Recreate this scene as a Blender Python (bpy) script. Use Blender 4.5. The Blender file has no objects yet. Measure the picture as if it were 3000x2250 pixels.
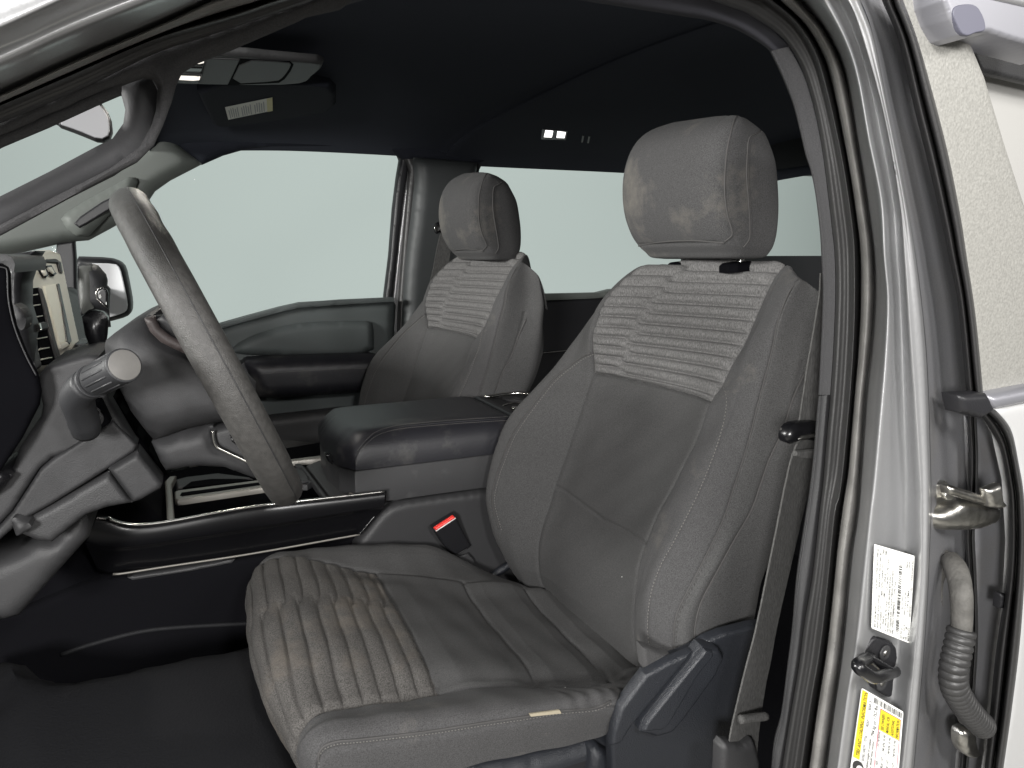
import bpy, bmesh, math, random
import numpy as np
from mathutils import Vector, Matrix
from mathutils.bvhtree import BVHTree
from mathutils.geometry import delaunay_2d_cdt

random.seed(4); np.random.seed(4)
scene = bpy.context.scene
COL = scene.collection

# ------------------------------------------------------------------ camera
# axes: x = towards the tailgate, y = towards the passenger side, z = up (metres)
F, CX, CY = 2150.0, 1500.0, 1125.0
CAMP = np.array([0.0, 0.0, 1.45])
_vy = np.array([550-CX, -(752-CY), -F]); _vy /= np.linalg.norm(_vy)
_vx = np.array([6512-CX, -(713-CY), -F]); _vx -= _vx.dot(_vy)*_vy; _vx /= np.linalg.norm(_vx)
_vz = np.cross(_vx, _vy)
ROT = np.array([_vx, _vy, _vz])
cam_d = bpy.data.cameras.new('camera'); cam = bpy.data.objects.new('camera', cam_d); COL.objects.link(cam)
cam_d.sensor_width = 36; cam_d.lens = F/3000*36; cam_d.clip_start = 0.02; cam_d.clip_end = 200
M = Matrix([list(ROT[0])+[0], list(ROT[1])+[0], list(ROT[2])+[CAMP[2]], [0, 0, 0, 1]])
cam.matrix_world = M
scene.camera = cam

# ------------------------------------------------------------------ studio air, lamps and added fill lights
w = bpy.data.worlds.new('World'); scene.world = w; w.use_nodes = True
bg = w.node_tree.nodes['Background']; bg.inputs[0].default_value = (0.5, 0.5, 0.5, 1); bg.inputs[1].default_value = 0.28
scene.view_settings.view_transform = 'Standard'; scene.view_settings.look = 'None'
scene.view_settings.exposure = 0.0; scene.view_settings.gamma = 1.0

def area_light(name, loc, target, size, power, color=(1, .95, .88), sy=None):
    l = bpy.data.lights.new(name, 'AREA'); l.size = size; l.energy = power; l.color = color
    if sy: l.shape = 'RECTANGLE'; l.size_y = sy
    o = bpy.data.objects.new(name, l); COL.objects.link(o); o.location = loc
    o.rotation_euler = (Vector(target)-Vector(loc)).to_track_quat('-Z', 'Y').to_euler()
    return o
area_light('key_lamp', (-0.85, -0.95, 1.62), (0.5, 1.2, 1.2), 0.32, 62, (1, .985, .965))
area_light('camera_side_lamp', (0.25, -0.55, 1.90), (0.55, 0.9, 1.2), 0.18, 16, (1, .985, .965))
area_light('pillar_highlight_light', (1.9, -1.9, 2.7), (0.7, 0.5, 1.1), 1.6, 60, (1, .975, .94), .8)  # unseen light added for highlights on the silver pillar
area_light('front_softbox', (-3.2, 1.15, 2.12), (0.8, 1.2, 1.5), 1.3, 190, (1, .985, .955), .45)
area_light('backdrop_fill', (3.5, 7.0, 8.0), (3.5, 12.0, 2.0), 18.0, 650, (.97, 1, 1), 3.0)  # unseen light added to brighten the backdrop
area_light('backdrop_fill', (3.5, 8.0, -1.5), (3.5, 12.0, 3.5), 18.0, 330, (.97, 1, 1), 1.5)  # second added light below the floor edge, evens out the backdrop

# ------------------------------------------------------------------ helpers
def ray(px, py): return ROT @ np.array([px-CX, -(py-CY), -F])
def P(px, py, pl):
    """point of the sight line through (px, py) at a plane: a number is y, ('x'|'z', v), or (point, normal)"""
    d = ray(px, py)
    if isinstance(pl, (int, float)): return CAMP + d*(pl/d[1])
    if isinstance(pl[0], str) and pl[0] == 'x': return CAMP + d*(pl[1]/d[0])
    if isinstance(pl[0], str): return CAMP + d*((pl[1]-CAMP[2])/d[2])
    p0, n = np.array(pl[0], float), np.array(pl[1], float)
    return CAMP + d*((p0-CAMP).dot(n)/d.dot(n))
def PL(pts, pl): return np.array([P(p[0], p[1], pl) for p in pts])
def plane3(a, b, c):
    a, b, c = [np.array(q, float) for q in (a, b, c)]
    return (a, np.cross(b-a, c-a))

def newmesh(name, verts, faces, mat, parent=None, smooth=True, bev=0):
    me = bpy.data.meshes.new(name)
    me.from_pydata([tuple(map(float, v)) for v in verts], [], [tuple(map(int, f)) for f in faces])
    me.validate(); me.update()
    o = bpy.data.objects.new(name, me); COL.objects.link(o)
    if mat: me.materials.append(mat)
    if smooth:
        for p in me.polygons: p.use_smooth = True
    if parent: o.parent = parent
    if bev:
        m = o.modifiers.new('bevel', 'BEVEL'); m.width = bev; m.segments = 3; m.limit_method = 'ANGLE'; m.angle_limit = math.radians(35)
    return o

def thing(name, label, cat, loc=(0, 0, 0), group=None):
    o = bpy.data.objects.new(name, None); COL.objects.link(o); o.empty_display_size = .05
    o['label'] = label; o['category'] = cat
    if group: o['group'] = group
    return o
def tag(o, label, cat, group=None):
    o['label'] = label; o['category'] = cat
    if group: o['group'] = group
    return o

def cr(pts, n):
    """catmull-rom resample by arc length to n points"""
    pts = np.array(pts, float)
    if len(pts) == 2:
        t = np.linspace(0, 1, n)[:, None]; return pts[0]*(1-t)+pts[1]*t
    q = np.vstack([2*pts[0]-pts[1], pts, 2*pts[-1]-pts[-2]])
    out = []
    for i in range(1, len(q)-2):
        p0, p1, p2, p3 = q[i-1:i+3]
        for t in np.linspace(0, 1, 14, endpoint=False):
            out.append(.5*((2*p1)+(-p0+p2)*t+(2*p0-5*p1+4*p2-p3)*t*t+(-p0+3*p1-3*p2+p3)*t**3))
    out.append(q[-2]); out = np.array(out)
    s = np.r_[0, np.cumsum(np.linalg.norm(np.diff(out, axis=0), axis=1))]
    u = np.linspace(0, s[-1], n)
    return np.stack([np.interp(u, s, out[:, k]) for k in range(out.shape[1])], 1)
def crk(pts, ts):
    """catmull-rom at parameters ts (0..len-1), knots at the points"""
    pts = np.array(pts, float); q = np.concatenate([[2*pts[0]-pts[1]], pts, [2*pts[-1]-pts[-2]]])
    ts = np.clip(np.array(ts, float), 0, len(pts)-1-1e-9); i = ts.astype(int); t = (ts-i)
    sh = (len(t),)+(1,)*(pts.ndim-1); t = t.reshape(sh)
    p0, p1, p2, p3 = q[i], q[i+1], q[i+2], q[i+3]
    return .5*((2*p1)+(-p0+p2)*t+(2*p0-5*p1+4*p2-p3)*t*t+(-p0+3*p1-3*p2+p3)*t**3)

def grid_faces(nv, nu, mask=None):
    f = []
    for j in range(nv-1):
        for i in range(nu-1):
            if mask is None or mask[j, i]: f.append((j*nu+i, j*nu+i+1, (j+1)*nu+i+1, (j+1)*nu+i))
    return f
def grid_obj(name, G, mat, parent, mask=None, flip=False):
    nv, nu = G.shape[:2]; f = grid_faces(nv, nu, mask)
    if flip: f = [t[::-1] for t in f]
    used = sorted({i for t in f for i in t}); mp = {a: b for b, a in enumerate(used)}
    V = G.reshape(-1, 3)[used]
    return newmesh(name, V, [tuple(mp[i] for i in t) for t in f], mat, parent)
def gnormals(G):
    du = np.gradient(G, axis=1); dv = np.gradient(G, axis=0); n = np.cross(du, dv)
    return n/(np.linalg.norm(n, axis=2, keepdims=True)+1e-12)
def bvh(G):
    nv, nu = G.shape[:2]
    return BVHTree.FromPolygons([Vector(v) for v in G.reshape(-1, 3)], grid_faces(nv, nu))
def bvh_obj(o):
    me = o.data; return BVHTree.FromPolygons([v.co.copy() for v in me.vertices], [tuple(p.vertices) for p in me.polygons])
def on_surf(tree, pts, off=0.001, n=0, default=None):
    """points of a surface seen at the given places, lifted off it a little"""
    pp = cr(pts, n) if n else pts; out = []
    for a in pp:
        d = Vector(ray(a[0], a[1])).normalized(); h = tree.ray_cast(Vector(CAMP), d)
        if h[0] is None:
            continue
        out.append(np.array(h[0]-d*off))
    return np.array(out)

def tube(name, path, r, mat, parent=None, seg=8, n=0, cap=True, rx=None):
    path = cr(path, n) if n else np.array(path, float)
    N = len(path); r = np.broadcast_to(np.array(r, float), (N,))
    T = np.gradient(path, axis=0); T /= np.linalg.norm(T, axis=1)[:, None]+1e-12
    a = np.array([0, 0, 1.0]) if abs(T[0][2]) < .9 else np.array([1.0, 0, 0])
    V = []
    u = a-T[0]*a.dot(T[0]); u /= np.linalg.norm(u)
    for k in range(N):
        u = u-T[k]*u.dot(T[k]); u /= np.linalg.norm(u); b = np.cross(T[k], u)
        for s in range(seg):
            th = 2*math.pi*s/seg; V.append(path[k]+r[k]*(math.cos(th)*u+math.sin(th)*b))
    f = [(k*seg+s, k*seg+(s+1) % seg, (k+1)*seg+(s+1) % seg, (k+1)*seg+s) for k in range(N-1) for s in range(seg)]
    if cap: f += [tuple(range(seg))[::-1], tuple((N-1)*seg+s for s in range(seg))]
    return newmesh(name, V, f, mat, parent)

def ribbon(name, A, B, mat, parent, thick=.0015, n=40):
    """a strap between two edge lines, with thickness"""
    A = cr(A, n); B = cr(B, n); nrm = np.cross(np.gradient((A+B)/2, axis=0), B-A)
    nrm /= np.linalg.norm(nrm, axis=1)[:, None]; V = []; f = []
    for k in range(n):
        for q in (A[k]+nrm[k]*thick, B[k]+nrm[k]*thick, B[k]-nrm[k]*thick, A[k]-nrm[k]*thick): V.append(q)
    for k in range(n-1):
        for s in range(4): f.append((k*4+s, k*4+(s+1) % 4, k*4+4+(s+1) % 4, k*4+4+s))
    f += [(0, 1, 2, 3), tuple((n-1)*4+s for s in (3, 2, 1, 0))]
    return newmesh(name, V, f, mat, parent, smooth=False)

def smooth_poly(pts, k):
    """round a polygon's corners by corner cutting"""
    p = np.array(pts, float)
    for _ in range(k):
        q = np.roll(p, -1, axis=0); p = np.stack([.78*p+.22*q, .22*p+.78*q], 1).reshape(-1, p.shape[1])
    return p

def pillow(name, pts, pl, mat, parent=None, thick=.03, r=.008, crown=0.0, rnd=0, world=False, up=None, step=None, back=False):
    """a solid panel: outline on a plane, edges rounded over by r, optional crown, walls going back by thick"""
    W = np.array(pts, float) if world else PL(smooth_poly(pts, rnd) if rnd else pts, pl)
    if world and rnd: W = smooth_poly(W, rnd)
    c = W.mean(0)
    nrm = np.zeros(3)
    for i in range(len(W)): nrm += np.cross(W[i]-c, W[(i+1) % len(W)]-c)
    nrm /= np.linalg.norm(nrm)
    to = (np.array(up, float) if up is not None else CAMP-c)
    if nrm.dot(to) < 0: nrm = -nrm
    e1 = W[1]-W[0]; e1 -= nrm*e1.dot(nrm); e1 /= np.linalg.norm(e1); e2 = np.cross(nrm, e1)
    U = np.stack([(W-c) @ e1, (W-c) @ e2], 1)
    area = .5*np.sum(U[:, 0]*np.roll(U[:, 1], -1)-np.roll(U[:, 0], -1)*U[:, 1])
    if area < 0: U = U[::-1]
    ext = U.max(0)-U.min(0); dmax = max(ext)
    if step is None: step = max(min(r*.42 if r > 0 else dmax, dmax/8), dmax/150)
    # resample the outline
    B = []
    for i in range(len(U)):
        a, b = U[i], U[(i+1) % len(U)]; L = np.linalg.norm(b-a); m = max(1, int(round(L/step)))
        for k in range(m): B.append(a+(b-a)*k/m)
    B = np.array(B); nb = len(B)
    def dist(Q):
        d = np.full(len(Q), 1e9)
        for i in range(len(U)):
            a, b = U[i], U[(i+1) % len(U)]; ab = b-a; L2 = ab.dot(ab)+1e-15
            t = np.clip((Q-a) @ ab/L2, 0, 1); d = np.minimum(d, np.linalg.norm(Q-(a+t[:, None]*ab), axis=1))
        return d
    def inside(Q):
        x, y = Q[:, 0], Q[:, 1]; res = np.zeros(len(Q), bool)
        for i in range(len(U)):
            a, b = U[i], U[(i+1) % len(U)]
            cnd = (a[1] > y) != (b[1] > y)
            xi = (b[0]-a[0])*(y-a[1])/((b[1]-a[1]) or 1e-15)+a[0]
            res ^= cnd & (x < xi)
        return res
    I = np.zeros((0, 2))
    if r > 0 or crown:
        xs = np.arange(U[:, 0].min(), U[:, 0].max(), step); ys = np.arange(U[:, 1].min(), U[:, 1].max(), step*.9)
        gx, gy = np.meshgrid(xs, ys); gx = gx+((np.arange(len(ys)) % 2)*step*.5)[:, None]
        Q = np.stack([gx.ravel(), gy.ravel()], 1)
        if len(Q):
            Q = Q[inside(Q)]
            if len(Q): Q = Q[dist(Q) > step*.5]
        I = Q
    A = np.vstack([B, I]) if len(I) else B
    vs, _, fs, ov, _, _ = delaunay_2d_cdt([Vector(q) for q in A], [(i, (i+1) % nb) for i in range(nb)], [list(range(nb))], 1, 1e-7)
    V2 = np.array([list(v) for v in vs]); d = dist(V2)
    isb = np.zeros(len(V2), bool); vb = {}
    for i, o in enumerate(ov):
        for k in o:
            if k < nb: isb[i] = True; vb[k] = i
    rr = max(r, 1e-6); tt = np.clip(d/rr, 0, 1); h = rr*(np.sqrt(np.maximum(0, 1-(1-tt)**2))-1) if r > 0 else np.zeros(len(V2))
    if crown:
        dm = max(d.max(), 1e-6); h = h+crown*(1-(1-np.clip(d/dm, 0, 1))**2)
    if r > 0 and len(V2) > nb+6:
        E_ = np.array([(f[k], f[(k+1) % len(f)]) for f in fs for k in range(len(f))])
        itn = 10 if d.max() < rr*1.05 else 2
        for _ in range(itn):
            sm_ = np.zeros(len(V2)); ct = np.zeros(len(V2))
            np.add.at(sm_, E_[:, 0], h[E_[:, 1]]); np.add.at(ct, E_[:, 0], 1); np.add.at(sm_, E_[:, 1], h[E_[:, 0]]); np.add.at(ct, E_[:, 1], 1)
            h = np.where(isb, h, .5*h+.5*sm_/np.maximum(ct, 1))
    V3 = c+V2[:, :1]*e1+V2[:, 1:]*e2+h[:, None]*nrm
    faces = [list(f) for f in fs]
    # orientation
    V = [v for v in V3]; base = len(V)
    ring = [vb[k] for k in range(nb) if k in vb]
    for i in ring: V.append(c+V2[i, 0]*e1+V2[i, 1]*e2-nrm*thick)
    m = len(ring)
    for k in range(m):
        a, b = ring[k], ring[(k+1) % m]; faces.append([b, a, base+k, base+(k+1) % m])
    faces.append([base+k for k in range(m)][::-1])
    o = newmesh(name, V, faces, mat, parent)
    bm = bmesh.new(); bm.from_mesh(o.data); bmesh.ops.recalc_face_normals(bm, faces=bm.faces); bm.to_mesh(o.data); bm.free()
    if r <= 0:
        for p in o.data.polygons: p.use_smooth = False
    else:
        o.data.set_sharp_from_angle(angle=math.radians(60)) if hasattr(o.data, 'set_sharp_from_angle') else None
    return o

def loft_px(name, paths, mat, parent, nu=200, nv=40, split=None):
    """surface through edge lines; each path = (left px list, right px list, y left, y right)"""
    rows = []
    for L, R, yl, yr in paths:
        a = cr([(*p, yl) for p in L], nu//2) if L else np.zeros((0, 3)); b = cr([(*p, yr) for p in R], nu-len(a))
        q = np.vstack([a, b]); yy = q[:, 2].copy()
        rows.append(np.array([P(q[i, 0], q[i, 1], float(yy[i])) for i in range(len(q))]))
    G = crk(np.array(rows), np.linspace(0, len(rows)-1, nv))
    return grid_obj(name, G, mat, parent), G

def cyl(name, c, axis, r, h, mat, parent=None, seg=24, r2=None, bev=.001):
    axis = np.array(axis, float); axis /= np.linalg.norm(axis); c = np.array(c, float)
    a = np.array([0, 0, 1.0]) if abs(axis[2]) < .9 else np.array([1.0, 0, 0]); u = np.cross(a, axis); u /= np.linalg.norm(u); v = np.cross(axis, u)
    r2 = r if r2 is None else r2; V = []
    for k, rr in ((0, r), (1, r2)):
        for s in range(seg): V.append(c+axis*h*k+rr*(math.cos(2*math.pi*s/seg)*u+math.sin(2*math.pi*s/seg)*v))
    f = [(s, (s+1) % seg, seg+(s+1) % seg, seg+s) for s in range(seg)]+[tuple(range(seg))[::-1], tuple(seg+s for s in range(seg))]
    o = newmesh(name, V, f, mat, parent, bev=bev)
    return o

def bilin(q, u, v): return (q[0]*(1-u)+q[1]*u)*(1-v)+(q[3]*(1-u)+q[2]*u)*v
def quad_patch(name, q, u0, v0, u1, v1, lift, mat, parent, n=4):
    """a flat printed patch inside a four-cornered sheet"""
    nrm = np.cross(q[1]-q[0], q[3]-q[0]); nrm /= np.linalg.norm(nrm)
    if nrm.dot(CAMP-q[0]) < 0: nrm = -nrm
    G = np.array([[bilin(q, u0+(u1-u0)*i/n, v0+(v1-v0)*j/n)+nrm*lift for i in range(n+1)] for j in range(n+1)])
    return grid_obj(name, G, mat, parent)
def print_text(name, items, q, aspect, lift, mat, parent):
    """flat lettering: items = (text, u, v, height, width or None, italic shear); u, v in 0..1 of the sheet; one mesh"""
    V = []; Fc = []
    nrm = np.cross(q[1]-q[0], q[3]-q[0]); nrm /= np.linalg.norm(nrm)
    if nrm.dot(CAMP-q[0]) < 0: nrm = -nrm
    for it in items:
        txt, u, v, hgt, wid = it[:5]; sh = it[5] if len(it) > 5 else 0
        cu = bpy.data.curves.new('t', 'FONT'); cu.body = txt; cu.size = 1; cu.resolution_u = 2; cu.offset = .01
        ob = bpy.data.objects.new('t', cu); COL.objects.link(ob)
        me = ob.to_mesh(); co = np.array([x.co[:] for x in me.vertices]); fc = [tuple(p.vertices) for p in me.polygons]
        ob.to_mesh_clear(); bpy.data.objects.remove(ob); bpy.data.curves.remove(cu)
        if len(co) == 0: continue
        w0 = co[:, 0].max(); b = len(V)
        for x, y, _ in co:
            xx = x+y*sh
            uu = u+(xx/w0*wid if wid else xx*hgt/aspect); vv = v-y*hgt/.73
            V.append(bilin(q, uu, vv)+nrm*lift)
        Fc += [tuple(i+b for i in t) for t in fc]
    return newmesh(name, V, Fc, mat, parent, smooth=False)
def print_bars(name, q, u0, v0, u1, v1, lift, mat, parent, n=46, vert=True, seed=1):
    rnd = random.Random(seed); V = []; Fc = []
    nrm = np.cross(q[1]-q[0], q[3]-q[0]); nrm /= np.linalg.norm(nrm)
    if nrm.dot(CAMP-q[0]) < 0: nrm = -nrm
    t = 0
    xs = []
    while t < 1:
        wd = rnd.choice([.25, .5, .75])/n*1.2; gp = rnd.choice([.3, .5, .9])/n*1.2
        xs.append((t, min(1, t+wd))); t += wd+gp
    for a, b in xs:
        c = [(u0+(u1-u0)*a, v0), (u0+(u1-u0)*b, v0), (u0+(u1-u0)*b, v1), (u0+(u1-u0)*a, v1)] if vert else [(u0, v0+(v1-v0)*a), (u1, v0+(v1-v0)*a), (u1, v0+(v1-v0)*b), (u0, v0+(v1-v0)*b)]
        k = len(V); V += [bilin(q, *p)+nrm*lift for p in c]; Fc.append((k, k+1, k+2, k+3))
    return newmesh(name, V, Fc, mat, parent, smooth=False)

# ------------------------------------------------------------------ materials
def mat(name, col, rough=.6, metal=0., spec=.5, bump=0., bscale=400., var=0., vscale=30., emit=None, coat=0., sheen=0., stretch=None, wear=None, flake=0., twill=0.):
    m = bpy.data.materials.new(name); m.use_nodes = True; nt = m.node_tree; N = nt.nodes; L = nt.links
    b = N['Principled BSDF']; b.inputs['Roughness'].default_value = rough; b.inputs['Metallic'].default_value = metal
    b.inputs['Specular IOR Level'].default_value = spec; b.inputs['Base Color'].default_value = (*col, 1)
    if coat: b.inputs['Coat Weight'].default_value = coat; b.inputs['Coat Roughness'].default_value = .12
    if sheen: b.inputs['Sheen Weight'].default_value = sheen; b.inputs['Sheen Roughness'].default_value = .5
    if emit: b.inputs['Emission Color'].default_value = (*emit[0], 1); b.inputs['Emission Strength'].default_value = emit[1]
    tc = N.new('ShaderNodeTexCoord'); src = tc.outputs['Object']
    if stretch:
        mp = N.new('ShaderNodeMapping'); mp.inputs['Scale'].default_value = stretch; L.new(src, mp.inputs[0]); ssrc = mp.outputs[0]
    else: ssrc = src
    colout = None
    if var:
        n1 = N.new('ShaderNodeTexNoise'); n1.inputs['Scale'].default_value = vscale; n1.inputs['Detail'].default_value = 4; L.new(ssrc, n1.inputs[0])
        r = N.new('ShaderNodeValToRGB'); r.color_ramp.elements[0].position = .3; r.color_ramp.elements[1].position = .7
        r.color_ramp.elements[0].color = (*[c*(1-var) for c in col], 1); r.color_ramp.elements[1].color = (*[min(1, c*(1+var)) for c in col], 1)
        L.new(n1.outputs[0], r.inputs[0]); colout = r.outputs[0]
    if wear:
        wc, wscale, wlo, whi = wear
        n2 = N.new('ShaderNodeTexNoise'); n2.inputs['Scale'].default_value = wscale; n2.inputs['Detail'].default_value = 6; n2.inputs['Roughness'].default_value = .65; L.new(src, n2.inputs[0])
        r2 = N.new('ShaderNodeMapRange'); r2.inputs[1].default_value = wlo; r2.inputs[2].default_value = whi; r2.inputs[4].default_value = .8; L.new(n2.outputs[0], r2.inputs[0])
        mx = N.new('ShaderNodeMix'); mx.data_type = 'RGBA'; L.new(r2.outputs[0], mx.inputs[0])
        if colout: L.new(colout, mx.inputs[6])
        else: mx.inputs[6].default_value = (*col, 1)
        mx.inputs[7].default_value = (*wc, 1); colout = mx.outputs[2]
    if flake:
        vz = N.new('ShaderNodeTexVoronoi'); vz.inputs['Scale'].default_value = 900; L.new(src, vz.inputs[0])
        mr = N.new('ShaderNodeMapRange'); mr.inputs[3].default_value = rough-flake; mr.inputs[4].default_value = rough+flake
        L.new(vz.outputs['Color'], mr.inputs[0]); L.new(mr.outputs[0], b.inputs['Roughness'])
    if colout: L.new(colout, b.inputs['Base Color'])
    hs = None
    if bump:
        n3 = N.new('ShaderNodeTexNoise'); n3.inputs['Scale'].default_value = bscale; n3.inputs['Detail'].default_value = 3; L.new(ssrc, n3.inputs[0]); hs = n3.outputs[0]
        if twill:
            wv = N.new('ShaderNodeTexWave'); wv.wave_type = 'BANDS'; wv.bands_direction = 'DIAGONAL'; wv.inputs['Scale'].default_value = twill; wv.inputs['Distortion'].default_value = .6; L.new(src, wv.inputs[0])
            ad = N.new('ShaderNodeMath'); ad.operation = 'ADD'; L.new(hs, ad.inputs[0]); L.new(wv.outputs[1], ad.inputs[1]); hs = ad.outputs[0]
        bp = N.new('ShaderNodeBump'); bp.inputs['Strength'].default_value = bump; bp.inputs['Distance'].default_value = .002; L.new(hs, bp.inputs['Height']); L.new(bp.outputs[0], b.inputs['Normal'])
    return m

FAB = mat('woven_seat_cloth', (.065, .0645, .0645), .92, bump=.35, bscale=1300, var=.36, vscale=700, sheen=.03, spec=.2)
FABW = mat('worn_seat_cloth', (.062, .0612, .062), .92, bump=.4, bscale=1300, var=.36, vscale=700, sheen=.04, spec=.25, wear=((.16, .148, .13), 9, .56, .78))
HEA = mat('heather_rib_cloth', (.122, .1195, .1185), .95, bump=.45, bscale=900, var=.42, vscale=520, sheen=.02, stretch=(1, 1, .4), spec=.15)
HEAC = mat('dusty_rib_cloth', (.084, .080, .076), .95, bump=.45, bscale=900, var=.5, vscale=600, sheen=.02, spec=.15, wear=((.16, .138, .115), 7, .52, .74))
THR = mat('seam_thread', (.058, .056, .055), .8)
THRL = mat('pale_thread', (.17, .163, .152), .8)
HLN = mat('headliner_cloth', (.050, .055, .069), .95, bump=.2, bscale=700, spec=.05)
HDT = mat('header_trim_cloth', (.055, .055, .064), .9, bump=.25, bscale=900, spec=.15)
TRM = mat('pillar_trim_cloth', (.056, .0555, .0575), .9, bump=.3, bscale=1200, var=.2, vscale=900, spec=.2)
PLG = mat('grey_grain_plastic', (.027, .027, .0285), .54, bump=.25, bscale=900, spec=.4, var=.18, vscale=45)
PLD = mat('charcoal_plastic', (.036, .036, .0375), .5, bump=.3, bscale=700, spec=.4)
PLK = mat('black_plastic', (.016, .016, .018), .42, bump=.15, bscale=500, spec=.4)
PLS = mat('seat_shield_plastic', (.021, .023, .028), .36, bump=.55, bscale=650, spec=.5)
PIL = mat('olive_pillar_plastic', (.115, .125, .116), .55, bump=.2, bscale=500, spec=.35)
PDR = mat('door_plastic', (.085, .096, .096), .55, bump=.25, bscale=500, spec=.3)
GLK = mat('gloss_black_trim', (.006, .006, .007), .27, spec=.5)
LEA = mat('black_vinyl', (.016, .016, .020), .42, bump=.25, bscale=450, spec=.5, wear=((.12, .115, .105), 6, .56, .8))
RIM = mat('worn_wheel_leather', (.047, .0455, .0435), .44, bump=.45, bscale=850, spec=.45, var=.22, vscale=140)
CHR = mat('satin_chrome', (.62, .61, .58), .22, metal=1)
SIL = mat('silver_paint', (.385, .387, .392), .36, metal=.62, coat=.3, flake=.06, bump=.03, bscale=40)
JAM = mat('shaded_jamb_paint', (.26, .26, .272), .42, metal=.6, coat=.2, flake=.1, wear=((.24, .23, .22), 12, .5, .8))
RUB = mat('rubber_seal', (.03, .0295, .0295), .45, bump=.12, bscale=300, spec=.5)
RUBD = mat('dusty_rubber', (.085, .082, .076), .7, bump=.5, bscale=260, var=.3, vscale=60, spec=.3)
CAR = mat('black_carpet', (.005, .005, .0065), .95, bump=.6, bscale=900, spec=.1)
STK = mat('sticker_white', (.80, .80, .77), .45)
STC = mat('sticker_cream', (.62, .61, .54), .5)
STY = mat('sticker_yellow', (.85, .66, .03), .5)
STO = mat('sticker_ochre', (.50, .44, .14), .5)
INK = mat('print_ink', (.03, .03, .03), .6)
INKG = mat('grey_ink', (.22, .22, .24), .6)
INKR = mat('red_ink', (.45, .04, .10), .6)
RED = mat('red_button', (.80, .05, .04), .35)
STEEL = mat('zinc_steel', (.55, .54, .51), .3, metal=1, bump=.3, bscale=120, wear=((.18, .17, .15), 25, .5, .7))
BELT = mat('seat_belt_webbing', (.078, .077, .075), .8, bump=.6, bscale=900, var=.3, vscale=500, spec=.3, stretch=(1, 1, .25))
MIRS = mat('side_mirror_glass', (.8, .8, .82), .4, spec=.5)
SHF = mat('shifter_face', (.07, .073, .067), .5, bump=.2, bscale=600)
MIR = mat('mirror_glass', (.27, .27, .285), .45, spec=.5)
LENS = mat('lit_lamp_lens', (.9, .88, .82), .3, emit=((1, .93, .83), 1.1))
LENSD = mat('lit_dome_lens', (.9, .9, .9), .3, emit=((1, .97, .94), 2.2))
SCR = mat('screen_glass', (.75, .73, .62), .3, spec=.5)
BEZ = mat('silver_bezel', (.62, .60, .53), .42, metal=.2)
RUBL = mat('dusty_seal_lip', (.15, .145, .138), .5, bump=.4, bscale=420, var=.25, vscale=30, spec=.5)
DRK = mat('hood_and_shade_black', (.0035, .0035, .0045), .8, spec=.02)  # near-black for the hood, also fills gaps as painted shade
BKD = mat('backdrop_paper', (.485, .54, .515), .95, spec=.05)
HDL = mat('handle_plastic', (.055, .055, .058), .62, bump=.12, bscale=500, spec=.3)
SILD = mat('dimmed_silver', (.34, .34, .37), .4, metal=.6, coat=.2)  # silver darkened, shade of header front and moulding put into the colour
SHD = mat('end_shade_grey', (.10, .10, .13), .5)  # dark tone for the painted shadow on the header bar
VIS = mat('visor_cloth', (.020, .022, .029), .9, bump=.2, bscale=800, spec=.1)
WHP = mat('lit_silver_paint', (.47, .47, .468), .35, metal=.1, coat=.3)  # silver paint lightened to imitate strong light on the door skin
MAT = mat('floor_mat_rubber', (.010, .0103, .012), .7, bump=.4, bscale=300, spec=.3)
TRY = mat('tray_satin_grey', (.22, .21, .19), .4, metal=.4)
PLM = mat('far_pillar_plastic', (.045, .049, .05), .5, bump=.25, bscale=500, spec=.4)
GRN = mat('console_grain', (.033, .033, .0345), .5, bump=.3, bscale=600, spec=.4, wear=((.12, .12, .12), 7, .62, .85))
FROST = mat('frosted_reflecting_glass', (.235, .231, .214), .5, bump=.35, bscale=300, var=.16, vscale=420)
PALE = mat('pale_inner_panel', (.36, .355, .34), .5)
FOAM = mat('exposed_foam', (.34, .30, .22), .9, bump=.4, bscale=400)
GND = mat('concrete', (.42, .41, .38), .85, bump=.3, bscale=60, var=.12, vscale=8)
LEV = mat('lever_plastic', (.021, .0215, .0235), .52, bump=.2, bscale=500, spec=.45)
CAPM = mat('worn_lever_cap', (.11, .106, .10), .5, var=.12, vscale=60)
BRN = mat('hub_ring_brown', (.042, .033, .032), .55, bump=.3, bscale=600)
glass = bpy.data.materials.new('clear_window_glass'); glass.use_nodes = True
_n = glass.node_tree.nodes; _l = glass.node_tree.links; _n.remove(_n['Principled BSDF'])
_t = _n.new('ShaderNodeBsdfTransparent'); _g = _n.new('ShaderNodeBsdfGlossy'); _g.inputs['Roughness'].default_value = .02
_m = _n.new('ShaderNodeMixShader'); _m.inputs[0].default_value = .0008; _l.new(_t.outputs[0], _m.inputs[1]); _l.new(_g.outputs[0], _m.inputs[2]); _l.new(_m.outputs[0], _n['Material Output'].inputs[0])
_t.inputs[0].default_value = (.99, 1, .995, 1)

# ------------------------------------------------------------------ ground
o = newmesh('ground', [(-7, -7, -.35), (7, -7, -.35), (7, 6.3, -.35), (-7, 6.3, -.35)], [(0, 1, 2, 3)], GND); o['kind'] = 'structure'
o = newmesh('backdrop', [(-14, 12, -2), (24, 12, -2), (24, 12, 10), (-14, 12, 10)], [(0, 1, 2, 3)], BKD, smooth=False); o['kind'] = 'structure'

# ------------------------------------------------------------------ truck cab
truck = thing('pickup_truck', 'silver pickup truck cab with its dark headliner seen through the open driver door', 'truck')

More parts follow.
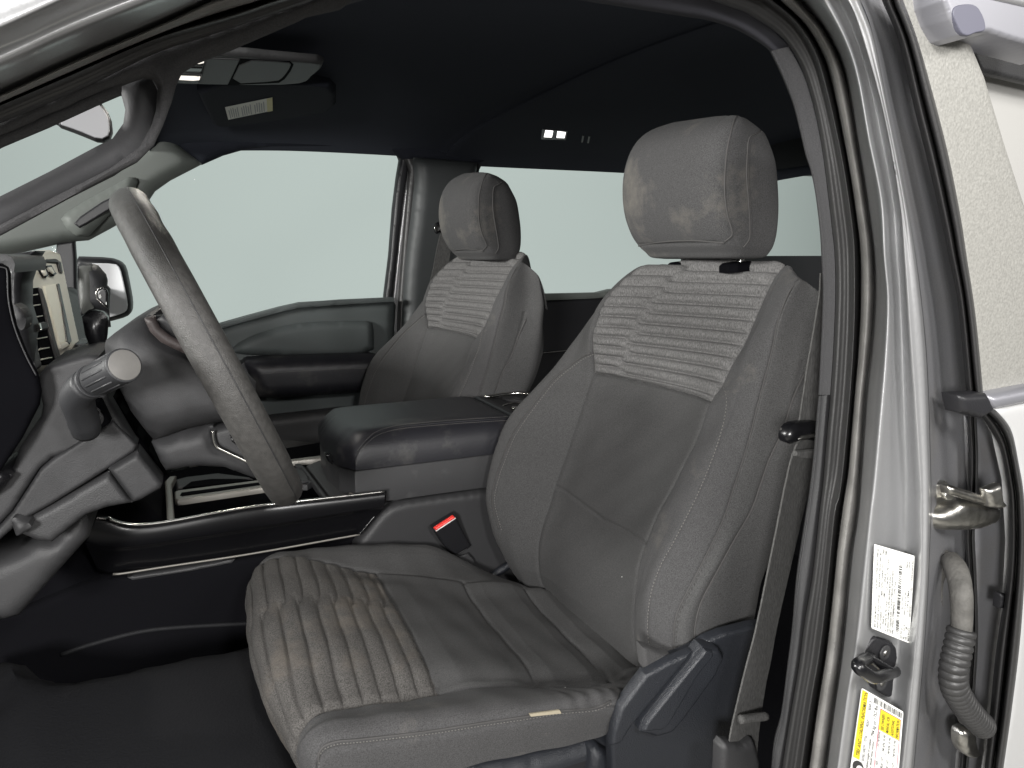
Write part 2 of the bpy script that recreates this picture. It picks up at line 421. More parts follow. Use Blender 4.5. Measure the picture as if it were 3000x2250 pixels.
# paths that run along the A-pillar, over the door opening and down the B-pillar
TL = [(-700, 719), (-90, 408), (0, 362), (226, 267), (452, 158), (588, 113), (880, 15), (1000, -25), (1400, -75), (1800, -62), (2050, -12)]
TR = [(2181, 36), (2253, 81), (2312, 136), (2357, 226), (2384, 316), (2407, 429), (2425, 565), (2438, 678), (2445, 750), (2447, 863), (2441, 1021), (2432, 1157), (2420, 1292), (2409, 1428), (2400, 1500), (2380, 1681), (2357, 1816), (2339, 1952), (2316, 2088), (2294, 2223), (2280, 2330)]
BL = [(-700, 652), (-90, 350), (0, 312), (181, 235), (452, 118), (678, 50), (904, -20), (1400, -112), (1900, -112), (2130, -55)]
BR = [(2253, 0), (2316, 50), (2362, 109), (2393, 172), (2416, 249), (2443, 362), (2470, 497), (2493, 656), (2500, 750), (2500, 931), (2491, 1112), (2475, 1293), (2458, 1450), (2443, 1500), (2420, 1726), (2398, 1907), (2371, 2065), (2344, 2250), (2330, 2330)]
LL = [(-700, 606), (-90, 312), (0, 276), (226, 172), (452, 77), (600, 10), (760, -50), (1400, -172), (2000, -162), (2230, -85)]
LR = [(2344, 0), (2389, 50), (2425, 104), (2457, 167), (2479, 235), (2493, 316), (2515, 452), (2533, 565), (2549, 678), (2558, 750), (2560, 863), (2550, 1021), (2537, 1112), (2524, 1293), (2509, 1500), (2488, 1636), (2472, 1816), (2457, 1952), (2434, 2110), (2416, 2250), (2400, 2330)]
R1L = [(-700, 490), (-90, 210), (0, 174), (203, 81), (407, 0), (600, -70), (1300, -260), (2100, -235), (2310, -130)]
R1R = [(2420, 0), (2480, 120), (2515, 230), (2547, 407), (2583, 588), (2592, 750), (2603, 886), (2596, 1066), (2582, 1247), (2566, 1428), (2557, 1500), (2544, 1636), (2520, 1862), (2490, 2042), (2462, 2250), (2448, 2330)]
R2L = [(-700, 385), (-90, 110), (0, 80), (200, -10), (400, -90), (700, -180), (1300, -350), (2150, -320), (2380, -190)]
R2R = [(2470, -20), (2511, 68), (2583, 316), (2633, 588), (2647, 750), (2662, 976), (2678, 1202), (2692, 1428), (2692, 1500), (2692, 1681), (2674, 1907), (2642, 2223), (2628, 2330)]
R3L = [(-700, 235), (-90, -40), (0, -70), (200, -160), (600, -300), (1300, -480), (2200, -440), (2430, -220)]
R3R = [(2520, 0), (2560, 110), (2601, 316), (2642, 520), (2683, 750), (2710, 976), (2721, 1157), (2726, 1338), (2728, 1500), (2714, 1816), (2696, 2042), (2678, 2250), (2668, 2330)]
for _q in (TR, BR, LR, R1R, R2R, R3R):
    (xa, ya), (xb, yb) = _q[-2:]; _q.append((xb+(xb-xa)*(2480-yb)/(yb-ya), 2480))
def mid(A, B, t, n=24):
    a, b = cr(A, n), cr(B, n); return [tuple(q) for q in a*(1-t)+b*t]
# silver body side: lip - shoulder - valley - shoulder - outer edge
sil, SILG = loft_px('body_side', [
    (LL, LR, .56, .56), (mid(LL, R1L, .25), mid(LR, R1R, .22), .535, .538), (mid(LL, R1L, .7), mid(LR, R1R, .65), .475, .486), (R1L, R1R, .462, .470),
    (mid(R1L, R2L, .35), mid(R1R, R2R, .35), .462, .482), (mid(R1L, R2L, .75), mid(R1R, R2R, .72), .452, .484), (R2L, R2R, .437, .462), (mid(R2L, R3L, .3), mid(R2R, R3R, .35), .437, .459), (mid(R2L, R3L, .8), mid(R2R, R3R, .8), .437, .458), (R3L, R3R, .445, .474)], SIL, truck, nu=260, nv=60)
SILT = bvh(SILG)
# rubber seal: inner bead and a dusty outer lip
loft_px('door_seal', [
    (TL, TR, .62, .625), (mid(TL, BL, .15), mid(TR, BR, .15), .60, .605), (mid(TL, BL, .5), mid(TR, BR, .5), .595, .60), (mid(TL, BL, .8), mid(TR, BR, .8), .59, .595), (BL, BR, .568, .572),
    (mid(BL, LL, .12), mid(BR, LR, .15), .572, .576), (mid(BL, LL, .25), mid(BR, LR, .28), .60, .60), (mid(BL, LL, .32), mid(BR, LR, .36), .61, .61)], RUB, truck, nu=260, nv=44)
loft_px('seal_lip', [(mid(BL, LL, .26), mid(BR, LR, .30), .605, .605), (mid(BL, LL, .36), mid(BR, LR, .42), .56, .560), (mid(BL, LL, .6), mid(BR, LR, .62), .546, .548), (mid(BL, LL, .85), mid(BR, LR, .85), .545, .547), (LL, LR, .56, .56), (mid(LL, R1L, .05), mid(LR, R1R, .03), .575, .575)], RUBL, truck, nu=260, nv=30)
# header and B-pillar trim inside the seal
EL = [(1000, 14), (1080, -8), (1250, -38), (1500, -30), (1723, 0)]
ER = [(2000, 43), (2068, 54), (2149, 79), (2226, 122), (2258, 149)]
loft_px('header_trim', [(None, TL[6:]+TR[:3], 0, .622), (None, mid(TL[6:]+TR[:3], EL+ER, .5), 0, .64), (None, EL+ER, 0, .655), (None, [(p[0]+2, p[1]+5) for p in EL+ER], 0, .72)], HDT, truck, nu=90, nv=24)
ETR = [(2256, 150), (2289, 217), (2325, 307), (2348, 398), (2362, 457), (2375, 497), (2389, 565), (2402, 669), (2407, 750), (2411, 863), (2405, 1021), (2398, 1157)]
ELO = [(2398, 1160), (2391, 1238), (2384, 1329), (2371, 1442), (2362, 1500), (2335, 1680), (2321, 1839), (2307, 1952), (2289, 2088), (2267, 2178), (2255, 2330)]
loft_px('pillar_trim', [(None, TR[2:12], 0, .622), (None, mid(TR[2:12], ETR, .3), 0, .626), (None, mid(TR[2:12], ETR, .8), 0, .634), (None, ETR, 0, .645), (None, [(p[0]-1, p[1]) for p in ETR], 0, .72)], TRM, truck, nu=90, nv=24)
loft_px('pillar_trim', [(None, TR[11:], 0, .623), (None, mid(TR[11:], ELO, .3), 0, .622), (None, mid(TR[11:], ELO, .8), 0, .63), (None, ELO, 0, .643), (None, [(p[0]-1, p[1]) for p in ELO], 0, .74)], PLD, truck, nu=90, nv=24)

# shut face between the B-pillar and the rear door
JR = [(2583, 0), (2633, 122), (2678, 316), (2723, 497), (2764, 678), (2778, 750), (2805, 886), (2827, 1066), (2842, 1200), (2850, 1500), (2840, 1800), (2830, 2050), (2800, 2330)]
JX = [(p[0]+70, p[1]) for p in JR]
J2 = [(2572, -30)]+JR
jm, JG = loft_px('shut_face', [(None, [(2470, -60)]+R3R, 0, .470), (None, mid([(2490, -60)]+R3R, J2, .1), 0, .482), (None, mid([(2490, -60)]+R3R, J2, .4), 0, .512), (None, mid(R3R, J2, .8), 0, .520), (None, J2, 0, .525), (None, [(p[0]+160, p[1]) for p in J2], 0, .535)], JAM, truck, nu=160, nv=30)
JT = bvh(JG)

# A-pillar cover with the built-in grab handle on the driver side
outer = [(-90, 412), (0, 364), (226, 269), (452, 160), (588, 115), (880, 17), (960, -18), (1040, -12), (1004, 14), (904, 36), (877, 50), (678, 136), (579, 174), (533, 203), (515, 240), (502, 289), (475, 362), (448, 420), (398, 470), (226, 561), (0, 683), (-450, 916)]
seam = [(-450, 890), (0, 655), (150, 577), (316, 493), (407, 429), (443, 362), (457, 316), (461, 253), (443, 221), (415, 218), (353, 240)]
hole_top = [(348, 271), (294, 294), (136, 366), (0, 423), (-450, 648)]
outer = [(-450, 576), (0, 341), (226, 245), (452, 138), (588, 94), (880, -4), (960, -38), (1040, -40), (1040, -12)]+outer[8:]
pillow('pillar_cover', outer+seam+[(300, 262), (136, 336), (0, 395), (-450, 620)], .624, TRM, truck, thick=.014, r=.006)
pillow('header_edge', [(300, 258), (353, 238), (352, 272), (348, 272), (294, 295), (136, 367), (0, 424), (-450, 650), (-450, 616), (0, 391), (136, 332)], .626, TRM, truck, thick=.012, r=.004)
pillow('grab_handle', [(-450, 788), (0, 565), (136, 497), (280, 420), (325, 398), (357, 353), (363, 312), (352, 271), (350, 240), (415, 216), (445, 219), (463, 253), (459, 317), (445, 363), (409, 431), (318, 495), (150, 579), (0, 657), (-450, 892)], .63, HDL, truck, thick=.05, r=.013)

# roof lining
ys = [.60, .66, .74, .95, 1.3, 1.7, 2.05, 2.25, 2.36, 2.44]; zs = [1.69, 1.735, 1.785, 1.82, 1.84, 1.84, 1.83, 1.815, 1.795, 1.77]
xs = [-.075, -.06, -.02, .3, .72, .80, .88, 1.5, 1.8, 1.86]; dz = [-.05, -.035, -.02, 0, .0, -.006, -.02, -.022, -.03, -.14]
G = np.array([[(x, y, z+d) for y, z in zip(ys, zs)] for x, d in zip(xs, dz)])
G = crk(G, np.linspace(0, len(xs)-1, 90)); G = crk(G.transpose(1, 0, 2), np.linspace(0, len(ys)-1, 70)).transpose(1, 0, 2)
grid_obj('headliner', G, HLN, truck); HT = bvh(G)
G2 = G.copy(); G2[:, :, 2] += .05; G2[:, 0, 1] -= .1; grid_obj('roof_skin', G2, SIL, truck)

newmesh('windshield', [(-.07, .75, 1.77), (-.07, 2.36, 1.77), (-.80, 2.40, 1.30), (-.80, .70, 1.30)], [(0, 1, 2, 3)], glass, truck, smooth=False)
# passenger side A-pillar
YP = 2.40
pillow('pillar_trim', [(-110, 768), (-90, 690), (0, 640), (226, 530), (398, 440), (440, 390), (470, 350), (490, 383), (522, 422), (592, 475), (497, 524), (452, 556), (434, 583), (400, 622), (316, 669), (253, 703), (217, 706), (172, 712), (60, 738)], 2.37, PIL, truck, thick=.06, r=.03)
gh = pillow('grab_handle', [(176, 640), (190, 622), (240, 590), (375, 517), (397, 518), (402, 530), (390, 560), (345, 600), (300, 645), (255, 690), (220, 690), (190, 668)], 2.33, PIL, truck, thick=.04, r=.02)
pillow('handle_recess', [(216, 655), (235, 634), (300, 590), (352, 566), (362, 574), (352, 596), (330, 610), (255, 656), (232, 668)], 2.322, PLK, gh, thick=.012, r=.004)
pillow('door_sail_panel', [(165, 712), (218, 704), (222, 760), (226, 990), (150, 1000)], 2.40, PLK, truck, thick=.03, r=.006)

pillow('roof_rail_trim', [(468, 345), (522, 424), (592, 478), (656, 450), (723, 431), (800, 425), (1000, 426), (1150, 434), (1190, 464), (1224, 464), (1406, 476), (1440, 462), (1640, 471), (1836, 488), (2300, 514), (2300, 420), (1640, 380), (1100, 340), (800, 330), (560, 290)], 2.385, VIS, truck, thick=.05, r=.012)
# passenger side B-pillar
pillow('pillar_cover', [(1218, 458), (1300, 463), (1408, 472), (1405, 500), (1397, 535), (1392, 700), (1385, 900), (1300, 1010), (1184, 1010), (1189, 887), (1195, 778), (1212, 643), (1224, 530)], 2.36, PLM, truck, thick=.08, r=.03)
pillow('door_seal', [(1170, 440), (1206, 452), (1226, 490), (1224, 530), (1212, 643), (1195, 778), (1188, 900), (1186, 1000), (1168, 1000), (1172, 880), (1186, 697), (1199, 548), (1204, 500), (1192, 470)], 2.40, RUB, truck, thick=.04, r=.006)
pillow('door_edge_paint', [(1199, 485), (1208, 500), (1202, 548), (1189, 697), (1178, 833), (1172, 900), (1168, 1000), (1150, 1000), (1152, 873), (1169, 711), (1186, 570)], 2.43, SIL, truck, thick=.02, r=.003)

# back wall with the rear window
wx = 1.80
def rect(name, pts, m, pl, th=.03, r=.004, parent=truck): return pillow(name, pts, pl, m, parent, thick=th, r=r)
newmesh('back_wall', [(wx, .55, .4), (wx, 2.45, .4), (wx, 2.45, 1.44), (wx, .55, 1.44), (wx, .55, 1.72), (wx, 2.45, 1.72), (wx, .55, 1.9), (wx, 2.45, 1.9), (wx, 2.22, 1.44), (wx, 2.22, 1.72), (wx, .8, 1.44), (wx, .8, 1.72)],
        [(0, 1, 2, 8, 10, 3), (4, 11, 9, 5, 7, 6), (8, 2, 5, 9), (3, 10, 11, 4)], PLK, truck, smooth=False)
newmesh('rear_window', [(wx+.01, .8, 1.44), (wx+.01, 2.22, 1.44), (wx+.01, 2.22, 1.72), (wx+.01, .8, 1.72)], [(0, 1, 2, 3)], glass, truck, smooth=False)

# floor, tunnel side and lower body so that no light leaks in
newmesh('floor_carpet', [(-1.0, .62, .45), (1.8, .62, .45), (1.8, 2.45, .45), (-1.0, 2.45, .45)], [(0, 1, 2, 3)], CAR, truck, smooth=False)
newmesh('firewall', [(-1.0, .5, .4), (-1.0, 2.45, .4), (-.75, 2.45, 1.2), (-.75, .5, 1.2)], [(0, 1, 2, 3)], CAR, truck, smooth=False)
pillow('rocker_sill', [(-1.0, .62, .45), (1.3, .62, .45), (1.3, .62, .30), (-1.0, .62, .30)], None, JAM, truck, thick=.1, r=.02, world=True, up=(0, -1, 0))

# door latch striker on the B-pillar
sp = on_surf(SILT, [(2566, 1866), (2592, 1873), (2608, 1880), (2622, 1897), (2636, 1928), (2642, 1965), (2639, 1995), (2614, 2038), (2604, 2042), (2589, 2037), (2557, 2016), (2545, 1992), (2535, 1932), (2540, 1910), (2558, 1873)], .008)
_c = sp.mean(0); _u, _s, _vt = np.linalg.svd(sp-_c); sp = _c+(sp-_c)-np.outer((sp-_c) @ _vt[2], _vt[2])
st = pillow('latch_striker', sp, None, PLK, truck, thick=.012, r=.0022, world=True)
sc_ = sp.mean(0); nn = np.cross(sp[3]-sp[0], sp[8]-sp[0]); nn /= np.linalg.norm(nn)
if nn.dot(CAMP-sc_) < 0: nn = -nn
for a in ((2589, 1911), (2580, 1999)):
    c = P(*a, (sp.mean(0), nn))+nn*.0002
    s_ = cyl('screw', c, nn, .0082, .002, PLD, st, bev=.0008); cyl('screw_recess', c+nn*.0016, nn, .0036, .0008, STEEL, s_, seg=6, bev=0)
lp = [P(2550, 1926, .468), P(2535, 1934, .450), P(2520, 1942, .428), P(2513, 1948, .421), P(2516, 1957, .419), P(2535, 1971, .420), P(2552, 1982, .423), P(2564, 1985, .426), P(2580, 1981, .434), P(2600, 1975, .450), P(2622, 1967, .470)]
tube('striker_loop', lp, .0056, GLK, st, seg=14, n=70)
pillow('striker_web', [(2545, 1922), (2558, 1922), (2600, 1945), (2622, 1958), (2630, 1972), (2626, 1988), (2612, 1992), (2604, 1976), (2585, 1970), (2560, 1950)], .452, GLK, st, thick=.006, r=.003)
# small chip in the paint
ch = on_surf(SILT, [(2615, 470), (2620, 475), (2619, 488), (2625, 512), (2621, 508), (2617, 490)], .0006)
pillow('paint_chip', ch, None, PLK, truck, thick=.0004, r=0, world=True)

# ------------------------------------------------------------------ stickers on the B-pillar
def sticker(name, quad, label, cat, rc=.06):
    q0 = on_surf(SILT, quad, .0015)
    if len(q0) < 4: q0 = np.array([P(p[0], p[1], .466) for p in quad])
    rt = thing(name, label, cat)
    nrm = np.cross(q0[1]-q0[0], q0[3]-q0[0]); nrm /= np.linalg.norm(nrm)
    if nrm.dot(CAMP-q0[0]) < 0: nrm = -nrm
    q0[2] = P(*quad[2], (q0[0], nrm))
    q0 = q0+nrm*.004
    # a sheet with small rounded corners
    c = []
    for (u, v, a0) in ((rc, rc*.6, 180), (1-rc, rc*.6, 270), (1-rc, 1-rc*.6, 0), (rc, 1-rc*.6, 90)):
        for k in range(5):
            a = math.radians(a0+90*k/4); c.append(bilin(q0, u+rc*math.cos(a), v+rc*.6*math.sin(a)))
    n = len(c); Vv = c+[p-nrm*.0012 for p in c]
    newmesh('sheet', Vv, [tuple(range(n))]+[(k, (k+1) % n, n+(k+1) % n, n+k) for k in range(n)], STK, rt, smooth=False)
    return rt, q0
# reading direction runs up the pillar: corner order = lower-left, upper-left, upper-right, lower-right of the photo
s1, q1 = sticker('certification_label', [(2545, 1835), (2554, 1590), (2669, 1624), (2654, 1879)], 'white certification label with barcode stuck on the silver pillar above the striker', 'label', .02)
A1 = 2.1
T1 = [('MFD. BY FORD MOTOR CO.', .03, .075, .045, .30), ('DATE: 02/21', .48, .075, .045, .14), ('GVWR: 2903 KG (6400 LB)', .66, .075, .045, .30),
      ('FRONT GAWR: 1429 KG (3150 LB)', .03, .145, .045, .40), ('REAR GAWR: 1542 KG (3400 LB)', .52, .145, .045, .40),
      ('WITH  275/60R20 115T', .03, .215, .045, .28), ('TIRES', .42, .215, .045, .07), ('WITH  275/60R20 115T', .52, .215, .045, .28), ('TIRES', .91, .215, .045, .07),
      ('20x8.5J', .10, .28, .045, .10), ('RIMS', .42, .28, .045, .06), ('20x8.5J', .60, .28, .045, .10), ('RIMS', .91, .28, .045, .06),
      ('AT  240 kPa/ 35  PSI COLD', .03, .345, .045, .36), ('AT  240 kPa/ 35  PSI COLD', .52, .345, .045, .36),
      ('THIS VEHICLE CONFORMS TO ALL APPLICABLE FEDERAL MOTOR VEHICLE', .03, .41, .045, .68), ('SAFETY STANDARDS IN EFFECT ON THE DATE OF MANUFACTURE SHOWN ABOVE.', .03, .475, .045, .74),
      ('VIN: 1FTEW1CP5MFB09415', .03, .545, .055, .38), ('TYPE: Truck', .50, .545, .045, .15),
      ('EXT PNT: JS', .02, .765, .045, .12), ('RC: 53  DSO:', .36, .755, .045, .16), ('F0016', .84, .83, .045, .08), ('WB', .02, .84, .045, .03), ('INT TR', .12, .84, .04, .08), ('TP/PS  R  AXLE  TR  SPR  T', .30, .83, .04, .30),
      ('145', .02, .90, .045, .04), ('JB', .15, .90, .045, .03), ('2  19  6  PMA', .35, .90, .045, .25), ('T0034', .84, .89, .045, .08), ('MADE IN U.S.A.', .02, .965, .045, .16), ('22021021571', .30, .965, .04, .14), ('ULC', .60, .965, .04, .04), ('5U5A-3520472-AA', .72, .965, .04, .22)]
print_text('lettering', T1, q1, A1, .0008, INK, s1)
print_bars('barcode', q1, .06, .60, .86, .685, .0008, INK, s1, n=60)
for k, (a, b, c, d) in enumerate(((.02, .775, .36, .78), (.52, .775, .60, .78), (.66, .79, .82, .795), (.50, .17, .503, .29))): quad_patch('rule', q1, a, b, c, d, .0008, INKG, s1, 1)

s2, q2 = sticker('tyre_information_label', [(2473, 2330), (2518, 2010), (2638, 2079), (2612, 2400)], 'white and yellow tire and loading label low on the silver pillar', 'label', .035)
quad_patch('yellow_band', q2, .385, .0, .99, .135, .0006, STY, s2)
print_text('heading', [('TIRE AND LOADING INFORMATION', .41, .118, .085, .575, .2)], q2, 2.3, .0012, INK, s2)
nq = np.cross(q2[1]-q2[0], q2[3]-q2[0]); nq /= np.linalg.norm(nq); nq = nq if nq.dot(CAMP-q2[0]) > 0 else -nq
for nm, uu, vv, ru, rv, m_, lf in (('tyre_symbol', .315, .13, .06, .12, INK, .0008), ('wheel_symbol', .305, .16, .036, .075, STK, .0012), ('hub_symbol', .305, .16, .012, .025, INK, .0016)):
    wc = [bilin(q2, uu+ru*math.cos(a), vv+rv*math.sin(a)) for a in np.linspace(0, 2*math.pi, 28, endpoint=False)]
    newmesh(nm, [p+nq*lf for p in wc], [tuple(range(28))], m_, s2, smooth=False)
T2 = [('SEATING CAPACITY', .39, .235, .055, .15, .15), ('TOTAL : 5', .565, .235, .055, .085, .15), ('FRONT: 2', .70, .235, .055, .085, .15), ('REAR: 3', .85, .235, .055, .08, .15),
      ('The combined weight of occupants :', .28, .325, .055, .35), ('and cargo should never exceed :', .28, .395, .055, .34), ('794 kg or 1752 lbs.', .645, .385, .08, .285),
      ('SIZE', .42, .52, .05, .04), ('COLD TIRE PRESSURE', .58, .51, .05, .14), ('275/60R20 115T', .355, .635, .055, .16), ('240 KPA, 35 PSI', .565, .635, .055, .15),
      ('275/60R20 115T', .355, .755, .055, .16), ('240 KPA, 35 PSI', .565, .755, .055, .15), ('T275/65R17 112T', .355, .875, .055, .16), ('240 KPA, 35 PSI', .565, .875, .055, .15),
      ('TIRE', .25, .52, .05, .05), ('FRONT', .24, .635, .055, .07), ('REAR', .24, .755, .055, .06), ('SPARE', .24, .875, .055, .07)]
print_text('lettering', T2, q2, 2.3, .0008, INK, s2)
quad_patch('owners_manual_box', q2, .735, .46, .915, .935, .0006, STY, s2)
print_text('box_lettering', [('SEE OWNERS', .745, .565, .075, .145), ('MANUAL FOR', .745, .68, .075, .145), ('ADDITIONAL', .745, .795, .075, .14), ('INFORMATION', .745, .91, .075, .16)], q2, 2.3, .0012, INK, s2)
for a in ((.37, .17, .935, .175), (.37, .262, .935, .267), (.37, .17, .373, .267), (.932, .17, .935, .267), (.55, .46, .5525, .93), (.34, .46, .3425, .93), (.24, .555, .735, .561), (.24, .672, .735, .678), (.24, .79, .735, .796), (.733, .46, .737, .935)): quad_patch('rule', q2, *a, .0009, INKG, s2, 1)
for a in ((.24, .445, .92, .457), (.24, .935, .92, .947), (.914, .445, .92, .947)): quad_patch('red_rule', q2, *a, .0009, INKR, s2, 1)
print_bars('barcode', q2, .935, .28, .985, .97, .0008, INK, s2, n=44, vert=False, seed=5)

# ------------------------------------------------------------------ rear door standing open at the right
rd = thing('truck_door', 'silver rear driver side door swung open behind the pillar with frosted looking glass', 'truck door')
R5 = [(2636, -40), (2646, 0), (2687, 113), (2732, 271), (2778, 452), (2814, 633), (2832, 750), (2859, 931), (2882, 1165)]
R4 = [(2573, -40), (2583, 0), (2633, 122), (2678, 316), (2723, 497), (2764, 678), (2778, 750), (2805, 886), (2832, 1165)]
loft_px('window_seal', [(None, R4, 0, .50), (None, mid(R4, R5, .12), 0, .475), (None, mid(R4, R5, .35), 0, .468), (None, mid(R4, R5, .48), 0, .478), (None, mid(R4, R5, .6), 0, .462), (None, mid(R4, R5, .82), 0, .458), (None, mid(R4, R5, .93), 0, .462), (None, R5, 0, .475)], RUB, rd, nu=80, nv=40)
pillow('window_glass', [(2630, -60), (2760, -60), (2809, 90), (2841, 117), (2886, 226), (2940, 407), (3010, 625), (3040, 1140), (2900, 1165), (2870, 1170), (2855, 931), (2828, 750), (2810, 633), (2774, 452), (2728, 271), (2683, 113), (2642, 0)], .478, FROST, rd, thick=.004, r=.001)
pillow('door_liner', [(2820, 60), (3120, 60), (3120, 700), (2990, 640), (2900, 330)], .56, PALE, rd, thick=.02, r=.004)
pillow('shade_band', [(2836, 112), (3120, 130), (3120, 265), (2877, 208)], .53, PLD, rd, thick=.01, r=.003)
pillow('door_header', [(2760, -70), (2768, 0), (2787, 54), (2814, 100), (2836, 110), (2859, 97), (2900, 94), (2960, 114), (3120, 160), (3120, -70)], .45, SILD, rd, thick=.04, r=.003)
pillow('header_lit_top', [(2775, -70), (2830, -40), (2900, -8), (3120, 42), (3120, -70)], .447, SIL, rd, thick=.02, r=.002)  # brighter plate that paints the light on the header's top
pillow('header_end_shade', [(2790, 40), (2799, 14), (2860, 10), (2884, 50), (2891, 90), (2859, 95), (2836, 106), (2815, 97)], .4488, SHD, rd, thick=.01, r=.0008, rnd=2)  # flush dark plate standing in for the shadow at the bar's end
pillow('belt_moulding', [(2890, 1160), (3120, 1116), (3120, 1162), (2915, 1203)], .462, SILD, rd, thick=.02, r=.006)
pillow('belt_moulding_end', [(2816, 1159), (2900, 1154), (2924, 1204), (2886, 1228), (2827, 1211)], .448, PLK, rd, thick=.02, r=.005)
pillow('outer_skin', [(2915, 1200), (3120, 1160), (3120, 2420), (2900, 2420), (2930, 2250), (2960, 2088), (2985, 1862), (3000, 1600), (2990, 1420), (2960, 1280)], .47, WHP, rd, thick=.02, r=.004)
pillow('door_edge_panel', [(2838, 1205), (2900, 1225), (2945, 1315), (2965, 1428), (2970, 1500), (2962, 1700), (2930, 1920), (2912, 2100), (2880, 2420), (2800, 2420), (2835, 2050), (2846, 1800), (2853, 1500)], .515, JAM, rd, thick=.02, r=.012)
DL = [(2870, 1215), (2886, 1238), (2927, 1315), (2949, 1428), (2954, 1500), (2949, 1681), (2918, 1907), (2900, 2088), (2882, 2250), (2868, 2380)]
DR = [(2905, 1196), (2922, 1206), (2963, 1261), (2985, 1360), (3000, 1455), (3006, 1600), (2990, 1862), (2963, 2088), (2940, 2250), (2922, 2380)]
loft_px('edge_seal', [(None, DL, 0, .50), (None, mid(DL, DR, .1), 0, .475), (None, mid(DL, DR, .35), 0, .465), (None, mid(DL, DR, .5), 0, .478), (None, mid(DL, DR, .65), 0, .455), (None, mid(DL, DR, .9), 0, .452), (None, DR, 0, .468)], RUB, rd, nu=90, nv=36)
VL = [(2836, 1215), (2842, 1350), (2836, 1500), (2828, 1560), (2834, 1700), (2838, 1850), (2832, 1980), (2826, 2080), (2800, 2380)]
VR = [(2862, 1225), (2866, 1350), (2862, 1500), (2856, 1560), (2862, 1700), (2866, 1850), (2860, 1980), (2852, 2080), (2826, 2380)]
loft_px('door_seal', [(None, VL, 0, .512), (None, mid(VL, VR, .25), 0, .496), (None, mid(VL, VR, .5), 0, .504), (None, mid(VL, VR, .75), 0, .494), (None, VR, 0, .51)], RUB, rd, nu=70, nv=24)
pillow('seal_clip', [(2938, 1742), (2952, 1742), (2948, 1785), (2934, 1785)], .48, PLK, rd, thick=.01, r=.003)
# hinge
hg = pillow('hinge_plate', [(2730, 1420), (2778, 1412), (2802, 1440), (2796, 1500), (2762, 1514), (2733, 1505)], .485, STEEL, rd, thick=.01, r=.003)
pillow('hinge_arm', [(2785, 1428), (2800, 1426), (2900, 1458), (2950, 1472), (2962, 1486), (2940, 1494), (2880, 1480), (2790, 1452)], .458, STEEL, hg, thick=.012, r=.004)
pillow('hinge_leaf', [(2735, 1510), (2800, 1486), (2830, 1462), (2860, 1460), (2900, 1472), (2950, 1490), (2957, 1512), (2930, 1545), (2880, 1562), (2770, 1562), (2742, 1545)], .47, STEEL, hg, thick=.02, r=.010, rnd=1)
pillow('hinge_clip', [(2896, 1438), (2940, 1420), (2948, 1470), (2938, 1494), (2910, 1490)], .452, STEEL, hg, thick=.01, r=.004)
for a, rr in (((2764, 1443), .0058), ((2748, 1493), .005), ((2797, 1494), .0055)):
    c = P(*a, .486); cyl('hinge_bolt', c, (-.35, -1, .05), rr, .010, STEEL, hg, seg=6, bev=.001)
# wiring boot
bt = thing('wiring_boot', 'dusty ribbed rubber wiring boot between pillar and open rear door', 'wiring boot')
pillow('grommet', [(2739, 1640), (2752, 1615), (2785, 1608), (2808, 1625), (2822, 1665), (2790, 1680), (2778, 1720), (2780, 1770), (2795, 1790), (2782, 1800), (2760, 1795), (2742, 1760), (2734, 1700)], .505, RUBD, bt, thick=.02, r=.010, rnd=1)
neck = [P(2785, 1640, .495), P(2805, 1680, .475), P(2816, 1740, .462), P(2818, 1800, .458), P(2816, 1848, .456)]
tube('boot_neck', neck, np.interp(np.linspace(0, 1, 40), [0, .2, 1], [.010, .0115, .0098]), RUBD, bt, seg=20, n=40)
path = cr([P(2818, 1842, .456), P(2806, 1900, .454), P(2794, 1960, .453), P(2796, 2010, .453), P(2818, 2055, .455), P(2848, 2095, .458), P(2880, 2128, .462)], 232)
rr = .0118+.0022*np.abs(np.sin(np.linspace(0, 23*math.pi, 232)))**.6
tube('bellows', path, rr, RUB, bt, seg=22)
pillow('boot_end', [(2862, 2080), (2888, 2072), (2902, 2085), (2900, 2130), (2885, 2150), (2850, 2140)], .468, RUBD, bt, thick=.02, r=.010, rnd=1)
pillow('boot_clip', [(2822, 2150), (2845, 2140), (2868, 2150), (2872, 2190), (2884, 2210), (2870, 2232), (2840, 2222), (2824, 2195)], .475, STEEL, bt, thick=.015, r=.006, rnd=1)

# ------------------------------------------------------------------ front seats
def pxcol(pts): return np.array([P(a, b, c) for a, b, c in pts])
def by_z(col, zs):
    """resample a bottom-to-top column at fractions of its height"""
    q = cr(col, 160); z = np.maximum.accumulate(q[:, 2]+np.arange(160)*1e-7)
    zz = z[0]+(z[-1]-z[0])*zs
    return np.stack([np.interp(zz, z, q[:, 0]), np.interp(zz, z, q[:, 1]), zz], 1)
def yl(pts, y0, y1=None):
    y1 = y0 if y1 is None else y1; n = len(pts)
    return [(a, b, y0+(y1-y0)*i/(n-1)) for i, (a, b) in enumerate(pts)]

seat = thing('car_seat', 'nearest front seat in grey cloth with worn bolster and ribbed insert', 'car seat')
